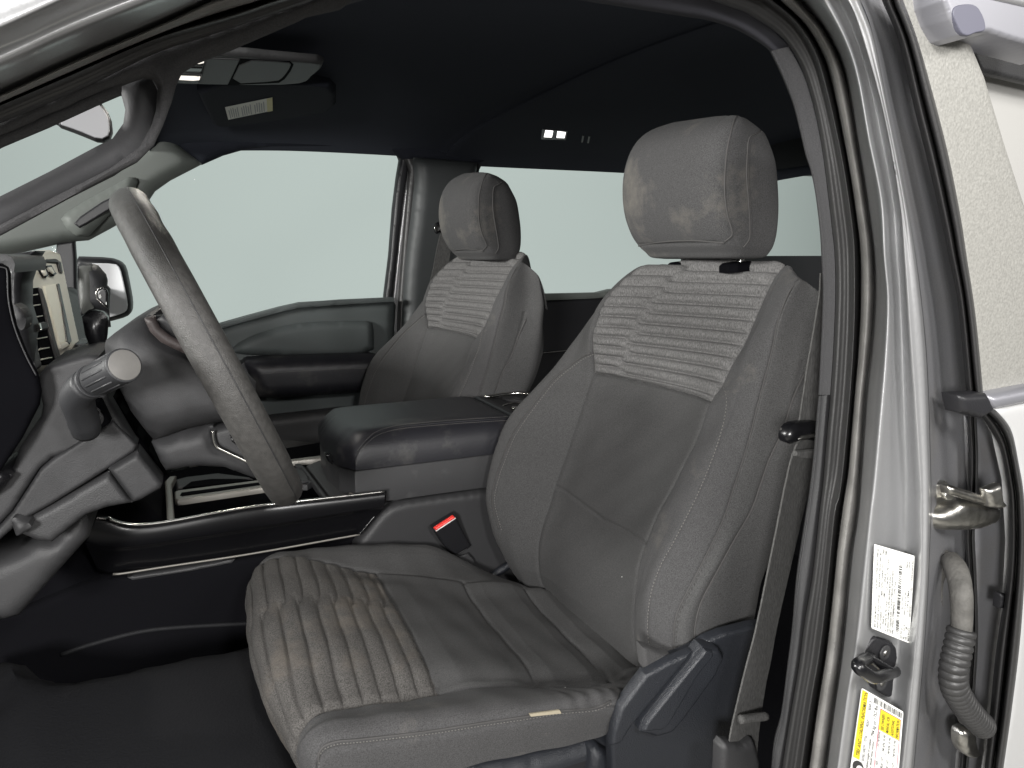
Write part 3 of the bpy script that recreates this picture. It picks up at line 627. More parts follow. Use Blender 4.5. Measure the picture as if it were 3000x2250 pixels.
# --- backrest: columns from the far side to the near side
c0 = np.vstack([pxcol(yl([(1540, 1710), (1522, 1680), (1481, 1617), (1445, 1536), (1429, 1445), (1441, 1369), (1463, 1288), (1504, 1206), (1572, 1134), (1635, 1062), (1689, 994), (1739, 926)], 1.33, 1.32)), [(.80, 1.315, 1.37), (.845, 1.305, 1.40), (.875, 1.295, 1.418)]])
c2 = pxcol(yl([(1600, 1745), (1580, 1690), (1576, 1671), (1574, 1617), (1585, 1549), (1610, 1477), (1626, 1419), (1658, 1333), (1689, 1238), (1716, 1157), (1735, 1093), (1732, 1034), (1731, 980), (1745, 935), (1760, 894), (1787, 854), (1833, 808), (1890, 768)], 1.24, 1.235))
c3 = pxcol(yl([(1890, 1990), (1879, 1965), (1857, 1897), (1852, 1829), (1857, 1744), (1870, 1658), (1893, 1581), (1929, 1499), (1965, 1432), (2019, 1328), (2051, 1256), (2078, 1179), (2114, 1125), (2141, 1071), (2177, 1007), (2214, 926), (2245, 854), (2272, 808), (2309, 768)], .92, .925))
c4 = pxcol(yl([(1912, 1950), (1902, 1893), (1897, 1829), (1906, 1744), (1933, 1662), (1970, 1594), (2019, 1499), (2055, 1423), (2096, 1319), (2135, 1225), (2168, 1125), (2198, 1020), (2234, 935), (2268, 865), (2300, 815), (2330, 782)], .85, .885))
c5 = pxcol(yl([(1990, 1950), (1979, 1924), (1974, 1857), (1983, 1798), (2015, 1730), (2060, 1644), (2119, 1522), (2146, 1441), (2191, 1301), (2223, 1175), (2259, 1039), (2281, 935), (2318, 845), (2350, 802)], .815, .85))
c6 = pxcol(yl([(2033, 1935), (2033, 1897), (2037, 1829), (2055, 1762), (2105, 1667), (2155, 1576), (2205, 1486), (2250, 1355), (2291, 1265), (2322, 1170), (2352, 1050), (2366, 930), (2372, 860), (2366, 815)], .80, .845))
c7 = np.array([(x, .815, z) for x, z in ((.74, .82), (.76, .95), (.81, 1.05), (.865, 1.18), (.885, 1.30), (.884, 1.34), (.878, 1.375))])
c8 = np.array([(x, y, z) for (x, z), y in zip(((.76, .82), (.79, .95), (.84, 1.05), (.90, 1.18), (.905, 1.30), (.903, 1.34), (.898, 1.36)), (.84, .84, .84, .85, .88, .92, .95))])
c9 = np.array([(x, 1.30, z) for x, z in ((.80, .82), (.81, .95), (.85, 1.05), (.90, 1.18), (.93, 1.30), (.94, 1.36), (.94, 1.395))])
NZ = 460; fr = np.linspace(0, 1, NZ)
cols = {k: by_z(v, fr) for k, v in dict(c0=c0, c2=c2, c3=c3, c4=c4, c5=c5, c6=c6, c7=c7, c8=c8, c9=c9).items()}
def btw(a, b, t, dx=0.): q = cols[a]*(1-t)+cols[b]*t; q = q.copy(); q[:, 0] += dx; return q
vv = fr
dish = .022*np.sin(np.clip(vv, 0, 1)*math.pi)**.6
m1 = btw('c2', 'c3', .22); m1[:, 0] += dish*.75
mm = btw('c2', 'c3', .5); mm[:, 0] += dish; mm[:, 2] += .012*vv**3
m2 = btw('c2', 'c3', .78); m2[:, 0] += dish*.75
lowb = np.clip(1-(vv-.45)/.2, 0, 1)          # bolsters stand proud on the lower half
fb = btw('c0', 'c2', .45); fb[:, 0] += -.018*lowb
nb_ = btw('c3', 'c4', .5); nb_[:, 0] += -.006*lowb
SEQ = [cols['c9'], btw('c9', 'c0', .55) + np.array([0, .02, 0]), cols['c0'], fb, cols['c2'], m1, mm, m2, cols['c3'], nb_, cols['c4'], cols['c5'], cols['c6'], cols['c7'], cols['c8']]
SEQ = np.array(SEQ)                                     # (columns, heights, 3)
SUB = 16; us = np.linspace(0, len(SEQ)-1, (len(SEQ)-1)*SUB+1)
B = crk(SEQ, us).transpose(1, 0, 2)                     # (heights, across, 3)
# soft top: roll the upper edge backwards
ur = us
top = []
_sx = [.70, .80, .835, .855, .872, .888, .900, .906]; _sz = [1.436, 1.433, 1.426, 1.415, 1.398, 1.370, 1.335, 1.27]
for k in range(1, 11):
    r_ = B[-1].copy(); x0 = r_[:, 0].copy(); x1 = x0+np.maximum(.903-x0, 0)*k/10
    r_[:, 0] = x1; r_[:, 2] += np.interp(x1, _sx, _sz)-np.interp(x0, _sx, _sz); top.append(r_)
B = np.vstack([B, np.array(top)])
mk = np.zeros(B.shape[:2]); mk[-70:, :] = np.linspace(0, 1, 70)[:, None]; mk[:, 4*SUB:8*SUB] *= .15; mk[:, 8*SUB:10*SUB] *= .5
Bs = B.copy()
for _ in range(50):
    A4 = Bs.copy(); A4[1:-1, 1:-1] = .25*(Bs[2:, 1:-1]+Bs[:-2, 1:-1]+Bs[1:-1, 2:]+Bs[1:-1, :-2]); A4[-1, 1:-1] = .5*(Bs[-1, 2:]+Bs[-1, :-2]); Bs = Bs+(A4-Bs)*mk[:, :, None]
B = Bs
nrm = gnormals(B)
if nrm[100, 6*SUB].dot(CAMP-B[100, 6*SUB]) < 0: nrm = -nrm
zmat = B[:, :, 2]
ucol = us[None, :]
inins = (ucol >= 4) & (ucol <= 8) & (zmat > 1.2195)
disp = np.zeros(B.shape[:2])
def groove(d, wd, dep): return -dep*np.exp(-(d/wd)**2)
spacing = .0192
tt = (zmat-1.2195)/spacing
# the dividing line climbs from the far bottom corner to the middle of the top
div = 4.9+(zmat-1.22)/.21*.75+.06*np.sign(np.sin(tt*math.pi))
nearh = 1/(1+np.exp(-(ucol-div)*26))
curve = .02*((ucol-6)/2)**2
ph = tt+.5*nearh+curve
gd = np.abs(ph-np.round(ph))*spacing
rib = .55*(1-np.exp(-(gd/.0026)**2))+.45*np.abs(np.sin(math.pi*ph))
edge = np.clip(np.minimum(ucol-4, 8-ucol)/.4, 0, 1)**.7*np.clip((zmat-1.2195)/.006, 0, 1)
disp += np.where(inins, .0098*rib*edge-.004, 0)
disp += np.where(zmat < 1.26, 1, .7)*groove(ucol-4, .06, .0035)+groove(ucol-8, .06, .003)
disp += np.where((ucol > 4) & (ucol < 8), groove(zmat-1.2195, .003, .004), 0)
disp += np.where((ucol > 4) & (ucol < 8), groove(zmat-.985-.008*np.abs(ucol-6), .003, .003), 0)
disp += np.where(zmat < 1.255, groove(ucol-10, .05, .0022), 0)+groove(ucol-11, .05, .0025)+np.where(zmat < 1.29, groove(ucol-12, .05, .0025), 0)
# slight wrinkles
disp += np.where(inins, groove(ucol-div, .035, .0015), 0)
disp += np.where(inins, .0, .0010)*np.sin(B[:, :, 1]*60+zmat*37)*np.sin(zmat*45+B[:, :, 1]*21)
B = B+nrm*disp[:, :, None]
nvB, nuB = B.shape[:2]
cu = us[:-1][None, :]+np.zeros((nvB-1, 1)); cz = zmat[:-1, :-1]
ins = (cu >= 4) & (cu < 8) & (cz > 1.2195)
cen = (cu >= 4) & (cu < 8) & ~ins
nearb = (cu >= 8) & (cu < 11); farb = (cu >= 1) & (cu < 4); side = (cu >= 11); rear = (cu < 1)
flipB = gnormals(B)[100, 6*SUB].dot(CAMP-B[100, 6*SUB]) < 0
back = grid_obj('backrest', B, FAB, seat, cen, flipB)
grid_obj('ribbed_insert', B, HEA, back, ins, flipB)
nbo = grid_obj('bolster', B, FABW, back, nearb, flipB); grid_obj('bolster', B, FAB, back, farb, flipB)
grid_obj('side_panel', B, FAB, back, side, flipB); grid_obj('back_panel', B, FAB, back, rear, flipB)
BT = bvh(B)
def seamline(name, pts, tree, m, parent, r=.0011, n=90, off=.0004):
    q = on_surf(tree, pts, off, n)
    if len(q) < 4: return None
    return tube(name, q, r, m, parent, seg=5)
def stitches(name, pts, tree, m, parent, off=.0008, n=160, r=.0006):
    q = on_surf(tree, pts, off, n); V = []; Fc = []
    for k in range(0, len(q)-1, 2):
        d = q[k+1]-q[k]; L = np.linalg.norm(d)
        if L > .02 or L < 1e-5: continue
        s_ = np.cross(d/L, (CAMP-q[k])/np.linalg.norm(CAMP-q[k]))*r; u_ = (CAMP-q[k])/np.linalg.norm(CAMP-q[k])*r
        b = len(V); V += [q[k]-s_, q[k]+s_, q[k+1]+s_, q[k+1]-s_, (q[k]+q[k+1])/2+u_*1.6]
        Fc += [(b, b+1, b+4), (b+1, b+2, b+4), (b+2, b+3, b+4), (b+3, b, b+4)]
    o = newmesh(name, V, Fc, m, parent, smooth=False); o['kind'] = 'stuff'; return o
C1 = [(1732, 1034), (1712, 1043), (1689, 1057), (1626, 1107), (1567, 1179), (1504, 1270), (1472, 1346), (1452, 1405), (1442, 1468), (1462, 1549)]
seamline('piping', C1, BT, THR, back, .0016); stitches('stitching', [(a+7, b+4) for a, b in C1], BT, THRL, back)
C4 = [(2116, 1125), (2126, 1155), (2128, 1188), (2119, 1242), (2096, 1319), (2055, 1423), (2019, 1499), (1970, 1594), (1933, 1662), (1906, 1744), (1897, 1829), (1902, 1893)]
stitches('stitching', C4, BT, THRL, back)
C5 = [(2358, 806), (2318, 845), (2281, 935), (2259, 1039), (2223, 1175), (2191, 1301), (2146, 1441), (2119, 1522), (2060, 1644), (2015, 1730), (1983, 1798), (1974, 1857), (1979, 1920)]
seamline('piping', C5, BT, THR, back, .0011); stitches('stitching', [(a+7, b+2) for a, b in C5], BT, THR, back)
C6 = [(2358, 1090), (2322, 1170), (2291, 1265), (2250, 1355), (2205, 1486), (2155, 1576), (2105, 1667), (2055, 1762), (2037, 1829), (2033, 1890)]
seamline('piping', C6, BT, THR, back, .0018)

# --- cushion: columns from near to far, 11 stations from the front lip to the rear
def C11(pts): return np.array(pts, float)
A_ = C11([(x, .812, z) for x, z in ((.13, .70), (.115, .735), (.108, .765), (.118, .785), (.15, .792), (.22, .793), (.30, .790), (.38, .782), (.45, .776), (.495, .778), (.515, .80))])
B_ = C11([(x, .80, z) for x, z in ((.112, .76), (.10, .80), (.093, .845), (.098, .866), (.118, .876), (.18, .866), (.26, .855), (.34, .845), (.42, .835), (.48, .830), (.517, .822))])
C_ = C11([(x, .822, z) for x, z in ((.098, .765), (.085, .81), (.077, .855), (.083, .882), (.108, .895), (.175, .887), (.26, .873), (.34, .862), (.43, .850), (.49, .843), (.53, .828))])
D_ = pxcol([(885, 2300, .842), (867, 2223, .843), (867, 2174, .846), (880, 2136, .850), (930, 2090, .858), (1057, 2063, .872), (1192, 2047, .885), (1407, 2011, .90), (1588, 2012, .91), (1740, 2012, .91), (1885, 1972, .91)])
D_[0] = (.095, .842, .78)
E_ = C11([(x, .95, z) for x, z in ((.098, .75), (.072, .80), (.054, .85), (.052, .880), (.07, .905), (.13, .908), (.22, .885), (.33, .852), (.44, .815), (.54, .79), (.66, .762))])
F_ = C11([(x, 1.08, z) for x, z in ((.098, .74), (.068, .79), (.048, .845), (.043, .882), (.06, .914), (.12, .922), (.21, .898), (.32, .858), (.43, .816), (.53, .79), (.66, .762))])
G_ = C11([(x, 1.19, z) for x, z in ((.10, .75), (.070, .80), (.049, .855), (.047, .892), (.066, .922), (.12, .930), (.21, .900), (.32, .860), (.43, .820), (.53, .795), (.66, .765))])
H_ = pxcol([(742, 1900, 1.28), (722, 1821, 1.28), (727, 1749, 1.285), (742, 1684, 1.29), (774, 1642, 1.295), (866, 1629, 1.28), (953, 1648, 1.27), (1083, 1673, 1.26), (1351, 1705, 1.25), (1496, 1713, 1.25), (1600, 1740, 1.24)])
H_[0] = (.11, 1.28, .77); H_[1] = (.085, 1.285, .82)
I_ = pxcol([(742, 1900, 1.32), (740, 1830, 1.33), (745, 1750, 1.33), (760, 1690, 1.33), (808, 1627, 1.33), (881, 1611, 1.33), (1026, 1597, 1.33), (1243, 1601, 1.33), (1369, 1648, 1.33), (1500, 1706, 1.32), (1575, 1730, 1.30)])
I_[0] = (.12, 1.325, .78); I_[1] = (.098, 1.33, .83)
J_ = I_.copy(); J_[:, 1] = 1.352; J_[:, 2] -= .035; J_[:, 0] += .008
K_ = J_.copy(); K_[:, 1] = 1.345; K_[:, 2] = .72
CS = np.array([A_, B_, C_, D_, E_, F_, G_, H_, I_, J_, K_])
NL = 520; ts = np.linspace(0, 10, NL); SU = 22; uc = np.linspace(0, 10, 10*SU+1)
Cg = crk(CS, uc).transpose(1, 0, 2); Cg = crk(Cg, ts)
n2 = gnormals(Cg)
if n2[150, 5*SU].dot(np.array([0, 0, 1.])) < 0: n2 = -n2
X = Cg[:, :, 0]; ucol = uc[None, :]; tcol = ts[:, None]
arc = np.concatenate([np.zeros((1, Cg.shape[1])), np.cumsum(np.linalg.norm(np.diff(Cg, axis=0), axis=1+1), axis=0)], 0)
# arc position measured back from the seam behind the ribbed panel
seamx = .272
sa = np.array([np.interp(seamx, np.maximum.accumulate(X[120:, i]), arc[120:, i]) for i in range(Cg.shape[1])])[None, :]
back_d = sa-arc
panel = (ucol >= 3) & (ucol <= 7)
ribp = panel & (back_d > 0)
split = 5.35-.10*np.clip(back_d/.25, 0, 1)+.05*np.sign(np.sin(back_d/.0275*2*math.pi))
farh = 1/(1+np.exp(-(ucol-split)*16))
ph = back_d/.0275+.5*farh
gd = np.abs(ph-np.round(ph))*.0275
rib = .62*(1-np.exp(-(gd/.0022)**2))+.38*np.abs(np.sin(math.pi*ph))
edge = np.clip(np.minimum(ucol-3, 7-ucol)/.15, 0, 1)*np.clip(back_d/.006, 0, 1)
dsp = np.where(ribp, .0062*rib*edge-.003, 0.)
dsp += np.where(panel, groove(back_d, .0035, .004), 0)
dsp += np.where(ribp, groove(ucol-split, .03, .0012), 0)
for sx in (.437, .563): dsp += np.where(panel, groove(X-sx-.02*(ucol-5)**2/4*0, .0035, .0045), 0)
dsp += np.where(panel & (X > .437) & (X < .563), .006*np.clip(np.minimum(X-.437, .563-X)/.03, 0, 1), 0)
dsp += np.where(panel & (X > .563), .010*np.clip((X-.563)/.03, 0, 1), 0)
dsp += np.where(panel & (back_d < 0) & (X < .437), .005*np.clip(np.minimum(-back_d, .437-X)/.04, 0, 1), 0)
dsp += groove(ucol-3, .05, .003)+groove(ucol-7, .05, .003)+groove(ucol-1, .06, .003)+np.where(X < .42, groove(ucol-8, .05, .0012), 0)
dsp += .0015*np.sin(Cg[:, :, 1]*48+X*33)*np.sin(X*52-Cg[:, :, 1]*19)
# folds near the rear of the worn outer bolster
fold = (ucol > 1) & (ucol < 3) & (X > .40)
dsp += np.where(fold, .0009*np.sin((X-.40)*260)*np.clip((X-.40)/.05, 0, 1), 0)
Cg = Cg+n2*dsp[:, :, None]
cu = uc[:-1][None, :]+np.zeros((NL-1, 1)); bd = back_d[:-1, :-1]
pan = (cu >= 3) & (cu < 7)
flC = gnormals(Cg)[150, 5*SU][2] < 0
cush = grid_obj('cushion', Cg, FAB, seat, pan & (bd <= 0), flC)
grid_obj('ribbed_insert', Cg, HEAC, cush, pan & (bd > 0), flC)
grid_obj('bolster', Cg, FABW, cush, (cu >= 1) & (cu < 3), flC)
grid_obj('bolster', Cg, FAB, cush, (cu >= 7), flC)
grid_obj('side_panel', Cg, FABW, cush, (cu < 1), flC)
CT = bvh(Cg)
PIPE = [(932, 2240), (935, 2207), (950, 2186), (989, 2172), (1057, 2166), (1247, 2144), (1407, 2119), (1556, 2097), (1642, 2083), (1741, 2074), (1790, 2053)]
seamline('piping', PIPE, CT, THR, cush, .0016); stitches('stitching', [(a+2, b+8) for a, b in PIPE], CT, THRL, cush, n=190)
stitches('stitching', [(1040, 1625), (1060, 1618), (1134, 1618), (1243, 1622), (1315, 1638), (1380, 1668)], CT, THR, cush, n=90)
fq = on_surf(CT, [(1551, 2092), (1640, 2081), (1645, 2090), (1556, 2100)], .0045)
if len(fq) == 4: pillow('exposed_foam', fq, None, FOAM, cush, thick=.003, r=0, world=True)
# dust specks
for k, a in enumerate(((1682, 1804), (1656, 2014), (1822, 1690))):
    c = on_surf(BT if a[1] < 1900 else CT, [a], .001)
    if len(c): cyl('lint_speck', c[0], CAMP-c[0], .0007, .0006, STK, cush, seg=8, bev=0)

# --- headrest
zr = [1.440, 1.443, 1.452, 1.464, 1.485, 1.52, 1.56, 1.60, 1.635, 1.66, 1.676, 1.686, 1.690]
xf = [.822, .798, .788, .774, .757, .742, .736, .739, .752, .772, .798, .828, .850]
xb = [.872, .888, .895, .900, .904, .904, .899, .891, .880, .872, .868, .864, .858]
hw = [.108, .124, .132, .138, .142, .145, .1455, .144, .141, .136, .127, .106, .055]
HN = 120; rows = []
for z, a, b, h in zip(zr, xf, xb, hw):
    th = np.linspace(0, 2*math.pi, HN+1); n_ = 4.2
    cx_, sy_ = np.cos(th), np.sin(th)
    xx = np.sign(cx_)*np.abs(cx_)**(2/n_); yy = np.sign(sy_)*np.abs(sy_)**(2/n_)
    fx = (a+b)/2-(b-a)/2*xx
    fx = fx+np.where(xx > 0, (1-xx)*0, 0)-.010*np.clip(xx, 0, 1)*(1-np.abs(yy)**2)*0
    # the front face bows forward in the middle
    rows.append(np.stack([fx, 1.08+h*yy, np.full(HN+1, z)], 1))
Hg = crk(np.array(rows), np.linspace(0, len(rows)-1, 130))
Hg[:, :, 2] -= np.clip((Hg[:, :, 2]-1.58)/.10, 0, 1)**1.5*(np.clip(Hg[:, :, 0]-.80, 0, .1)*.55+.012*np.clip((1.12-Hg[:, :, 1])/.15, 0, 1))
th = np.linspace(0, 2*math.pi, HN+1)[None, :]
nH = gnormals(Hg)
if nH[65, 0].dot(CAMP-Hg[65, 0]) < 0: nH = -nH
dH = np.zeros(Hg.shape[:2]); zH = Hg[:, :, 2]
for a in (-.66, -1.18, .66, 1.18):
    tw = ((th+math.pi) % (2*math.pi))-math.pi
    dH += np.where(zH > 1.466, groove(tw-a, .022, .0025), 0)
dH += np.where(np.abs(((th+math.pi) % (2*math.pi))-math.pi) < .75, groove(zH-1.466, .0025, .003), 0)
Hg = Hg+nH*dH[:, :, None]
flH = gnormals(Hg)[65, 0].dot(CAMP-Hg[65, 0]) < 0
hr = grid_obj('headrest', Hg, FABW, seat, None, flH)
for rr_ in (0, -1):
    ring = Hg[rr_, :-1]; newmesh('headrest_cap', list(ring), [tuple(range(HN))], FAB, hr)
HT_ = bvh(Hg)
SEAM1 = [(2178, 334), (2155, 345), (2140, 395), (2129, 450), (2124, 517), (2124, 575), (2132, 630), (2144, 672), (2144, 690), (2124, 708)]
seamline('piping', SEAM1, HT_, THR, hr, .0014); stitches('stitching', [(a+9, b) for a, b in SEAM1[1:-1]], HT_, THR, hr)
SEAM2 = [(2236, 378), (2214, 392), (2196, 404), (2190, 440), (2188, 520), (2193, 590), (2197, 660), (2195, 700), (2178, 725)]
seamline('piping', SEAM2, HT_, THR, hr, .0013); stitches('stitching', [(a+8, b+2) for a, b in SEAM2[1:-1]], HT_, THR, hr)
SEAM3 = [(1866, 722), (1900, 714), (1960, 707), (2030, 705), (2080, 708), (2122, 712)]
seamline('piping', SEAM3, HT_, THR, hr, .0018)
for yy_ in (1.005, 1.155):
    p_ = cyl('headrest_post', (.858, yy_, 1.40), (.08, 0, 1), .0065, .06, CHR, seat, seg=16)
    g_ = pillow('post_guide', [(.825, yy_-.020, 1.433), (.885, yy_-.020, 1.438), (.885, yy_+.020, 1.438), (.825, yy_+.020, 1.433)], None, DRK, seat, thick=.016, r=.005, world=True, up=(0, 0, 1), rnd=1)

# --- side shield, recliner lever and seat base (driver seat only in view)
SH = [(1795, 2300), (1790, 2170), (1818, 2110), (1822, 2070), (1893, 1975), (1960, 1935), (2033, 1905), (2075, 1876), (2123, 1857), (2214, 1834), (2260, 1830), (2235, 2010), (2200, 2120), (2160, 2300)]
PSH = plane3((.45, .80, .78), (.75, .775, .78), (.55, .785, .95))
def psh(d): return plane3((.45, .80-d, .78), (.75, .775-d, .78), (.55, .785-d, .95))
sh = pillow('side_shield', SH, psh(0), PLS, seat, thick=.018, r=.005)
pillow('shield_ridge', [(1792, 2190), (1800, 2140), (1822, 2075), (1893, 1980), (1965, 1940), (2032, 1912), (2014, 1936), (1942, 2022), (1852, 2132), (1822, 2180)], psh(.012), PLS, sh, thick=.016, r=.0045)
rl = pillow('recline_lever', [(1880, 2150), (1890, 2122), (1960, 2032), (2066, 1902), (2110, 1905), (2126, 1930), (2100, 1985), (2010, 2110), (1975, 2150), (1930, 2164)], psh(.022), PLS, seat, thick=.028, r=.006)
pillow('lever_face', [(1886, 2146), (1896, 2120), (1962, 2036), (2068, 1906), (2090, 1910), (2092, 1924), (2050, 1976), (1962, 2124), (1945, 2140)], psh(.026), PLS, rl, thick=.01, r=.003)
pillow('cover_flap', [(1884, 1898), (1902, 1902), (1945, 1920), (1992, 1928), (1990, 1938), (1950, 1952), (1905, 1985), (1890, 1960)], psh(-.004), FABW, seat, thick=.02, r=.004)
pillow('seat_base', [(1200, 2420), (1380, 2262), (1545, 2230), (1680, 2196), (1790, 2158), (1850, 2200), (1900, 2230), (2160, 2240), (2160, 2420)], .84, PLS, seat, thick=.1, r=.02)
pillow('track_cover', [(1740, 2205), (1760, 2195), (1850, 2235), (1862, 2250), (1840, 2420), (1700, 2420)], .825, PLS, seat, thick=.05, r=.012)
pillow('under_frame', [(.13, .84, .74), (.60, .84, .74), (.60, 1.34, .74), (.13, 1.34, .74)], None, PLK, seat, thick=.22, r=.02, world=True, up=(0, 0, 1))

# --- passenger seat: the same seat moved across the cab and slid forward
def copy_tree(o, parent=None):
    c = o.copy(); COL.objects.link(c)
    if parent: c.parent = parent
    for ch in list(o.children):
        if ch.name.startswith(('exposed_foam', 'lint_speck', 'side_shield', 'recline_lever', 'cover_flap', 'track_cover', 'seat_base')): continue
        copy_tree(ch, c)
    return c
seat2 = copy_tree(seat); seat2.name = 'car_seat.001'
seat2.location = (-.080, .84, .020)
for ch in seat2.children:
    if ch.name.startswith('headrest') and 'post' not in ch.name: ch.location = (-.004, 0, -.026)
tag(seat2, 'farther front seat in grey cloth beyond the console beside the far window', 'car seat')
for s_ in (seat, seat2): s_['group'] = 'front seats'

# ------------------------------------------------------------------ passenger doors
pd = thing('truck_door', 'closed front passenger door with grey panel and black padded armrest across the cab', 'truck door')
pillow('door_panel', [(300, 1010), (330, 985), (450, 978), (560, 968), (642, 951), (723, 928), (823, 901), (882, 888), (1000, 881), (1130, 876), (1158, 880), (1166, 896), (1160, 1010), (1140, 1420), (700, 1450), (300, 1400)], 2.36, PDR, pd, thick=.06, r=.03)
pillow('window_ledge', [(640, 953), (723, 928), (823, 901), (882, 888), (1000, 879), (1155, 872), (1160, 884), (1000, 894), (885, 902), (826, 914), (725, 942), (642, 966)], 2.335, PDR, pd, thick=.04, r=.012)
pillow('pad', [(672, 1040), (690, 1012), (740, 985), (830, 955), (910, 944), (1080, 940), (1098, 950), (1100, 1045), (900, 1048)], 2.335, PDR, pd, thick=.03, r=.02, rnd=1)
arm = pillow('armrest', [(716, 1066), (735, 1057), (1000, 1045), (1115, 1043), (1128, 1058), (1122, 1100), (1095, 1150), (1000, 1158), (764, 1174), (752, 1150), (728, 1090)], 2.24, LEA, pd, thick=.12, r=.03, rnd=1)
AT = bvh_obj(arm)
stitches('stitching', [(765, 1096), (850, 1089), (1000, 1081), (1116, 1078)], AT, THRL, arm, n=130)
pillow('pull_cup', [(700, 1075), (718, 1064), (760, 1160), (760, 1180), (735, 1170)], 2.26, PLK, pd, thick=.10, r=.02)
pillow('map_pocket', [(700, 1260), (780, 1225), (1000, 1200), (1140, 1190), (1140, 1420), (700, 1450)], 2.31, PLD, pd, thick=.05, r=.02)
newmesh('window_pane', PL([(150, 1000), (150, 690), (420, 570), (600, 465), (800, 420), (1160, 425), (1185, 470), (1130, 900), (600, 980)], 2.44), [tuple(range(9))], glass, pd, smooth=False)
pillow('window_frame', [(415, 585), (440, 556), (497, 520), (592, 472), (656, 446), (723, 427), (800, 423), (1000, 424), (1149, 431), (1170, 445), (1176, 466), (1190, 462), (1180, 440), (1160, 420), (1000, 408), (790, 408), (700, 418), (580, 460), (485, 510), (425, 545)], 2.42, PLK, pd, thick=.04, r=.006)
pillow('window_frame', [(1149, 431), (1168, 446), (1176, 466), (1167, 520), (1156, 610), (1145, 750), (1131, 863), (1129, 890), (1150, 890), (1165, 760), (1182, 600), (1196, 500), (1196, 470), (1180, 440)], 2.42, PLK, pd, thick=.04, r=.008)
rp = thing('truck_door', 'closed rear passenger door behind the seats with black lower panel', 'truck door')
pillow('door_panel', [(1380, 880), (1570, 872), (1800, 862), (2420, 836), (2420, 1420), (1380, 1420)], 2.38, PLK, rp, thick=.06, r=.012)
pillow('window_ledge', [(1380, 868), (1570, 862), (1760, 858), (1800, 848), (2420, 820), (2420, 850), (1800, 872), (1570, 882), (1380, 888)], 2.36, PIL, rp, thick=.05, r=.008)
tube('trim_line', PL([(1520, 1042), (1560, 1037), (1640, 1029), (1720, 1022)], 2.365), .003, CHR, rp, seg=8)
newmesh('window_pane', PL([(1390, 880), (1400, 470), (1900, 480), (2420, 500), (2420, 850)], 2.44), [tuple(range(5))], glass, rp, smooth=False)
pillow('window_frame', [(1404, 500), (1417, 475), (1440, 461), (1470, 458), (1640, 470), (1836, 486), (2100, 500), (2420, 515), (2420, 480), (1900, 462), (1640, 450), (1470, 440), (1425, 442), (1400, 470), (1392, 500)], 2.42, PLK, rp, thick=.04, r=.005)
pillow('window_frame', [(1392, 495), (1406, 495), (1399, 530), (1396, 700), (1390, 880), (1376, 880), (1384, 700), (1388, 530)], 2.42, PLK, rp, thick=.04, r=.004)
# mirrors
sm = thing('side_mirror', 'black passenger side mirror with grey glass seen through the far window', 'side mirror')
pillow('mirror_housing', [(205, 750), (316, 754), (348, 765), (364, 783), (375, 835), (384, 886), (383, 915), (372, 929), (314, 945), (205, 955)], 2.80, PLK, sm, thick=.12, r=.016, rnd=1)
pillow('mirror_glass', [(250, 771), (338, 772), (352, 785), (364, 835), (374, 890), (372, 908), (362, 917), (316, 932), (250, 934)], 2.785, MIRS, sm, thick=.01, r=.002, rnd=1)
newmesh('mirror_arm', [(-.30, 2.42, 1.25), (-.22, 2.42, 1.25), (-.22, 2.42, 1.32), (-.30, 2.42, 1.32), (-.36, 2.82, 1.30), (-.28, 2.82, 1.30), (-.28, 2.82, 1.36), (-.36, 2.82, 1.36)], [(0, 1, 2, 3), (4, 7, 6, 5), (0, 4, 5, 1), (1, 5, 6, 2), (2, 6, 7, 3), (3, 7, 4, 0)], PLK, sm, smooth=False)
rm = thing('rear_view_mirror', 'grey inside rear view mirror seen through the gap of the grab handle', 'mirror')
pillow('mirror_housing', [(155, 362), (215, 320), (287, 290), (322, 335), (328, 396), (295, 417), (226, 388)], 1.46, PLK, rm, thick=.03, r=.006, rnd=1)
pillow('mirror_glass', [(166, 361), (220, 326), (285, 299), (317, 339), (322, 394), (293, 409), (228, 381)], 1.452, MIR, rm, thick=.006, r=.001, rnd=1)
tube('mirror_stem', [P(190, 362, 1.48), P(120, 330, 1.50), P(60, 250, 1.5)], .008, PLK, rm, seg=10)

# ------------------------------------------------------------------ overhead console, visor, dome lamp
oc = thing('overhead_console', 'dark overhead console with lit map lamps under the headliner', 'overhead console')
ZO = ('z', 1.785)
pillow('housing', [(480, 245), (500, 205), (545, 165), (600, 159), (726, 165), (794, 172), (884, 180), (930, 184), (949, 191), (944, 205), (918, 227), (905, 240), (884, 247), (828, 251), (726, 252), (568, 249)], ZO, PLD, oc, thick=.014, r=.008)
ZP = ('z', 1.783)
pillow('bin_gap', [(702, 173), (850, 181), (860, 190), (852, 208), (834, 232), (817, 243), (667, 250)], ('z', 1.7842), DRK, oc, thick=.004, r=0)
pillow('bin_door', [(707, 176), (846, 183), (855, 190), (848, 205), (831, 228), (815, 239), (673, 247)], ZP, PLD, oc, thick=.006, r=.0025, rnd=1)
pillow('front_panel', [(603, 172), (704, 176), (670, 247), (582, 245)], ZP, PLD, oc, thick=.006, r=.002)
pillow('switch_panel', [(540, 170), (600, 172), (580, 245), (490, 243)], ZP, PLK, oc, thick=.006, r=.002)
ZL = ('z', 1.781)
pillow('map_lamp', [(545, 175), (599, 176), (597, 188), (545, 187)], ZL, LENS, oc, thick=.005, r=.001, rnd=1)
pillow('map_lamp', [(500, 222), (587, 226), (584, 238), (500, 233)], ZL, LENS, oc, thick=.005, r=.001, rnd=1)
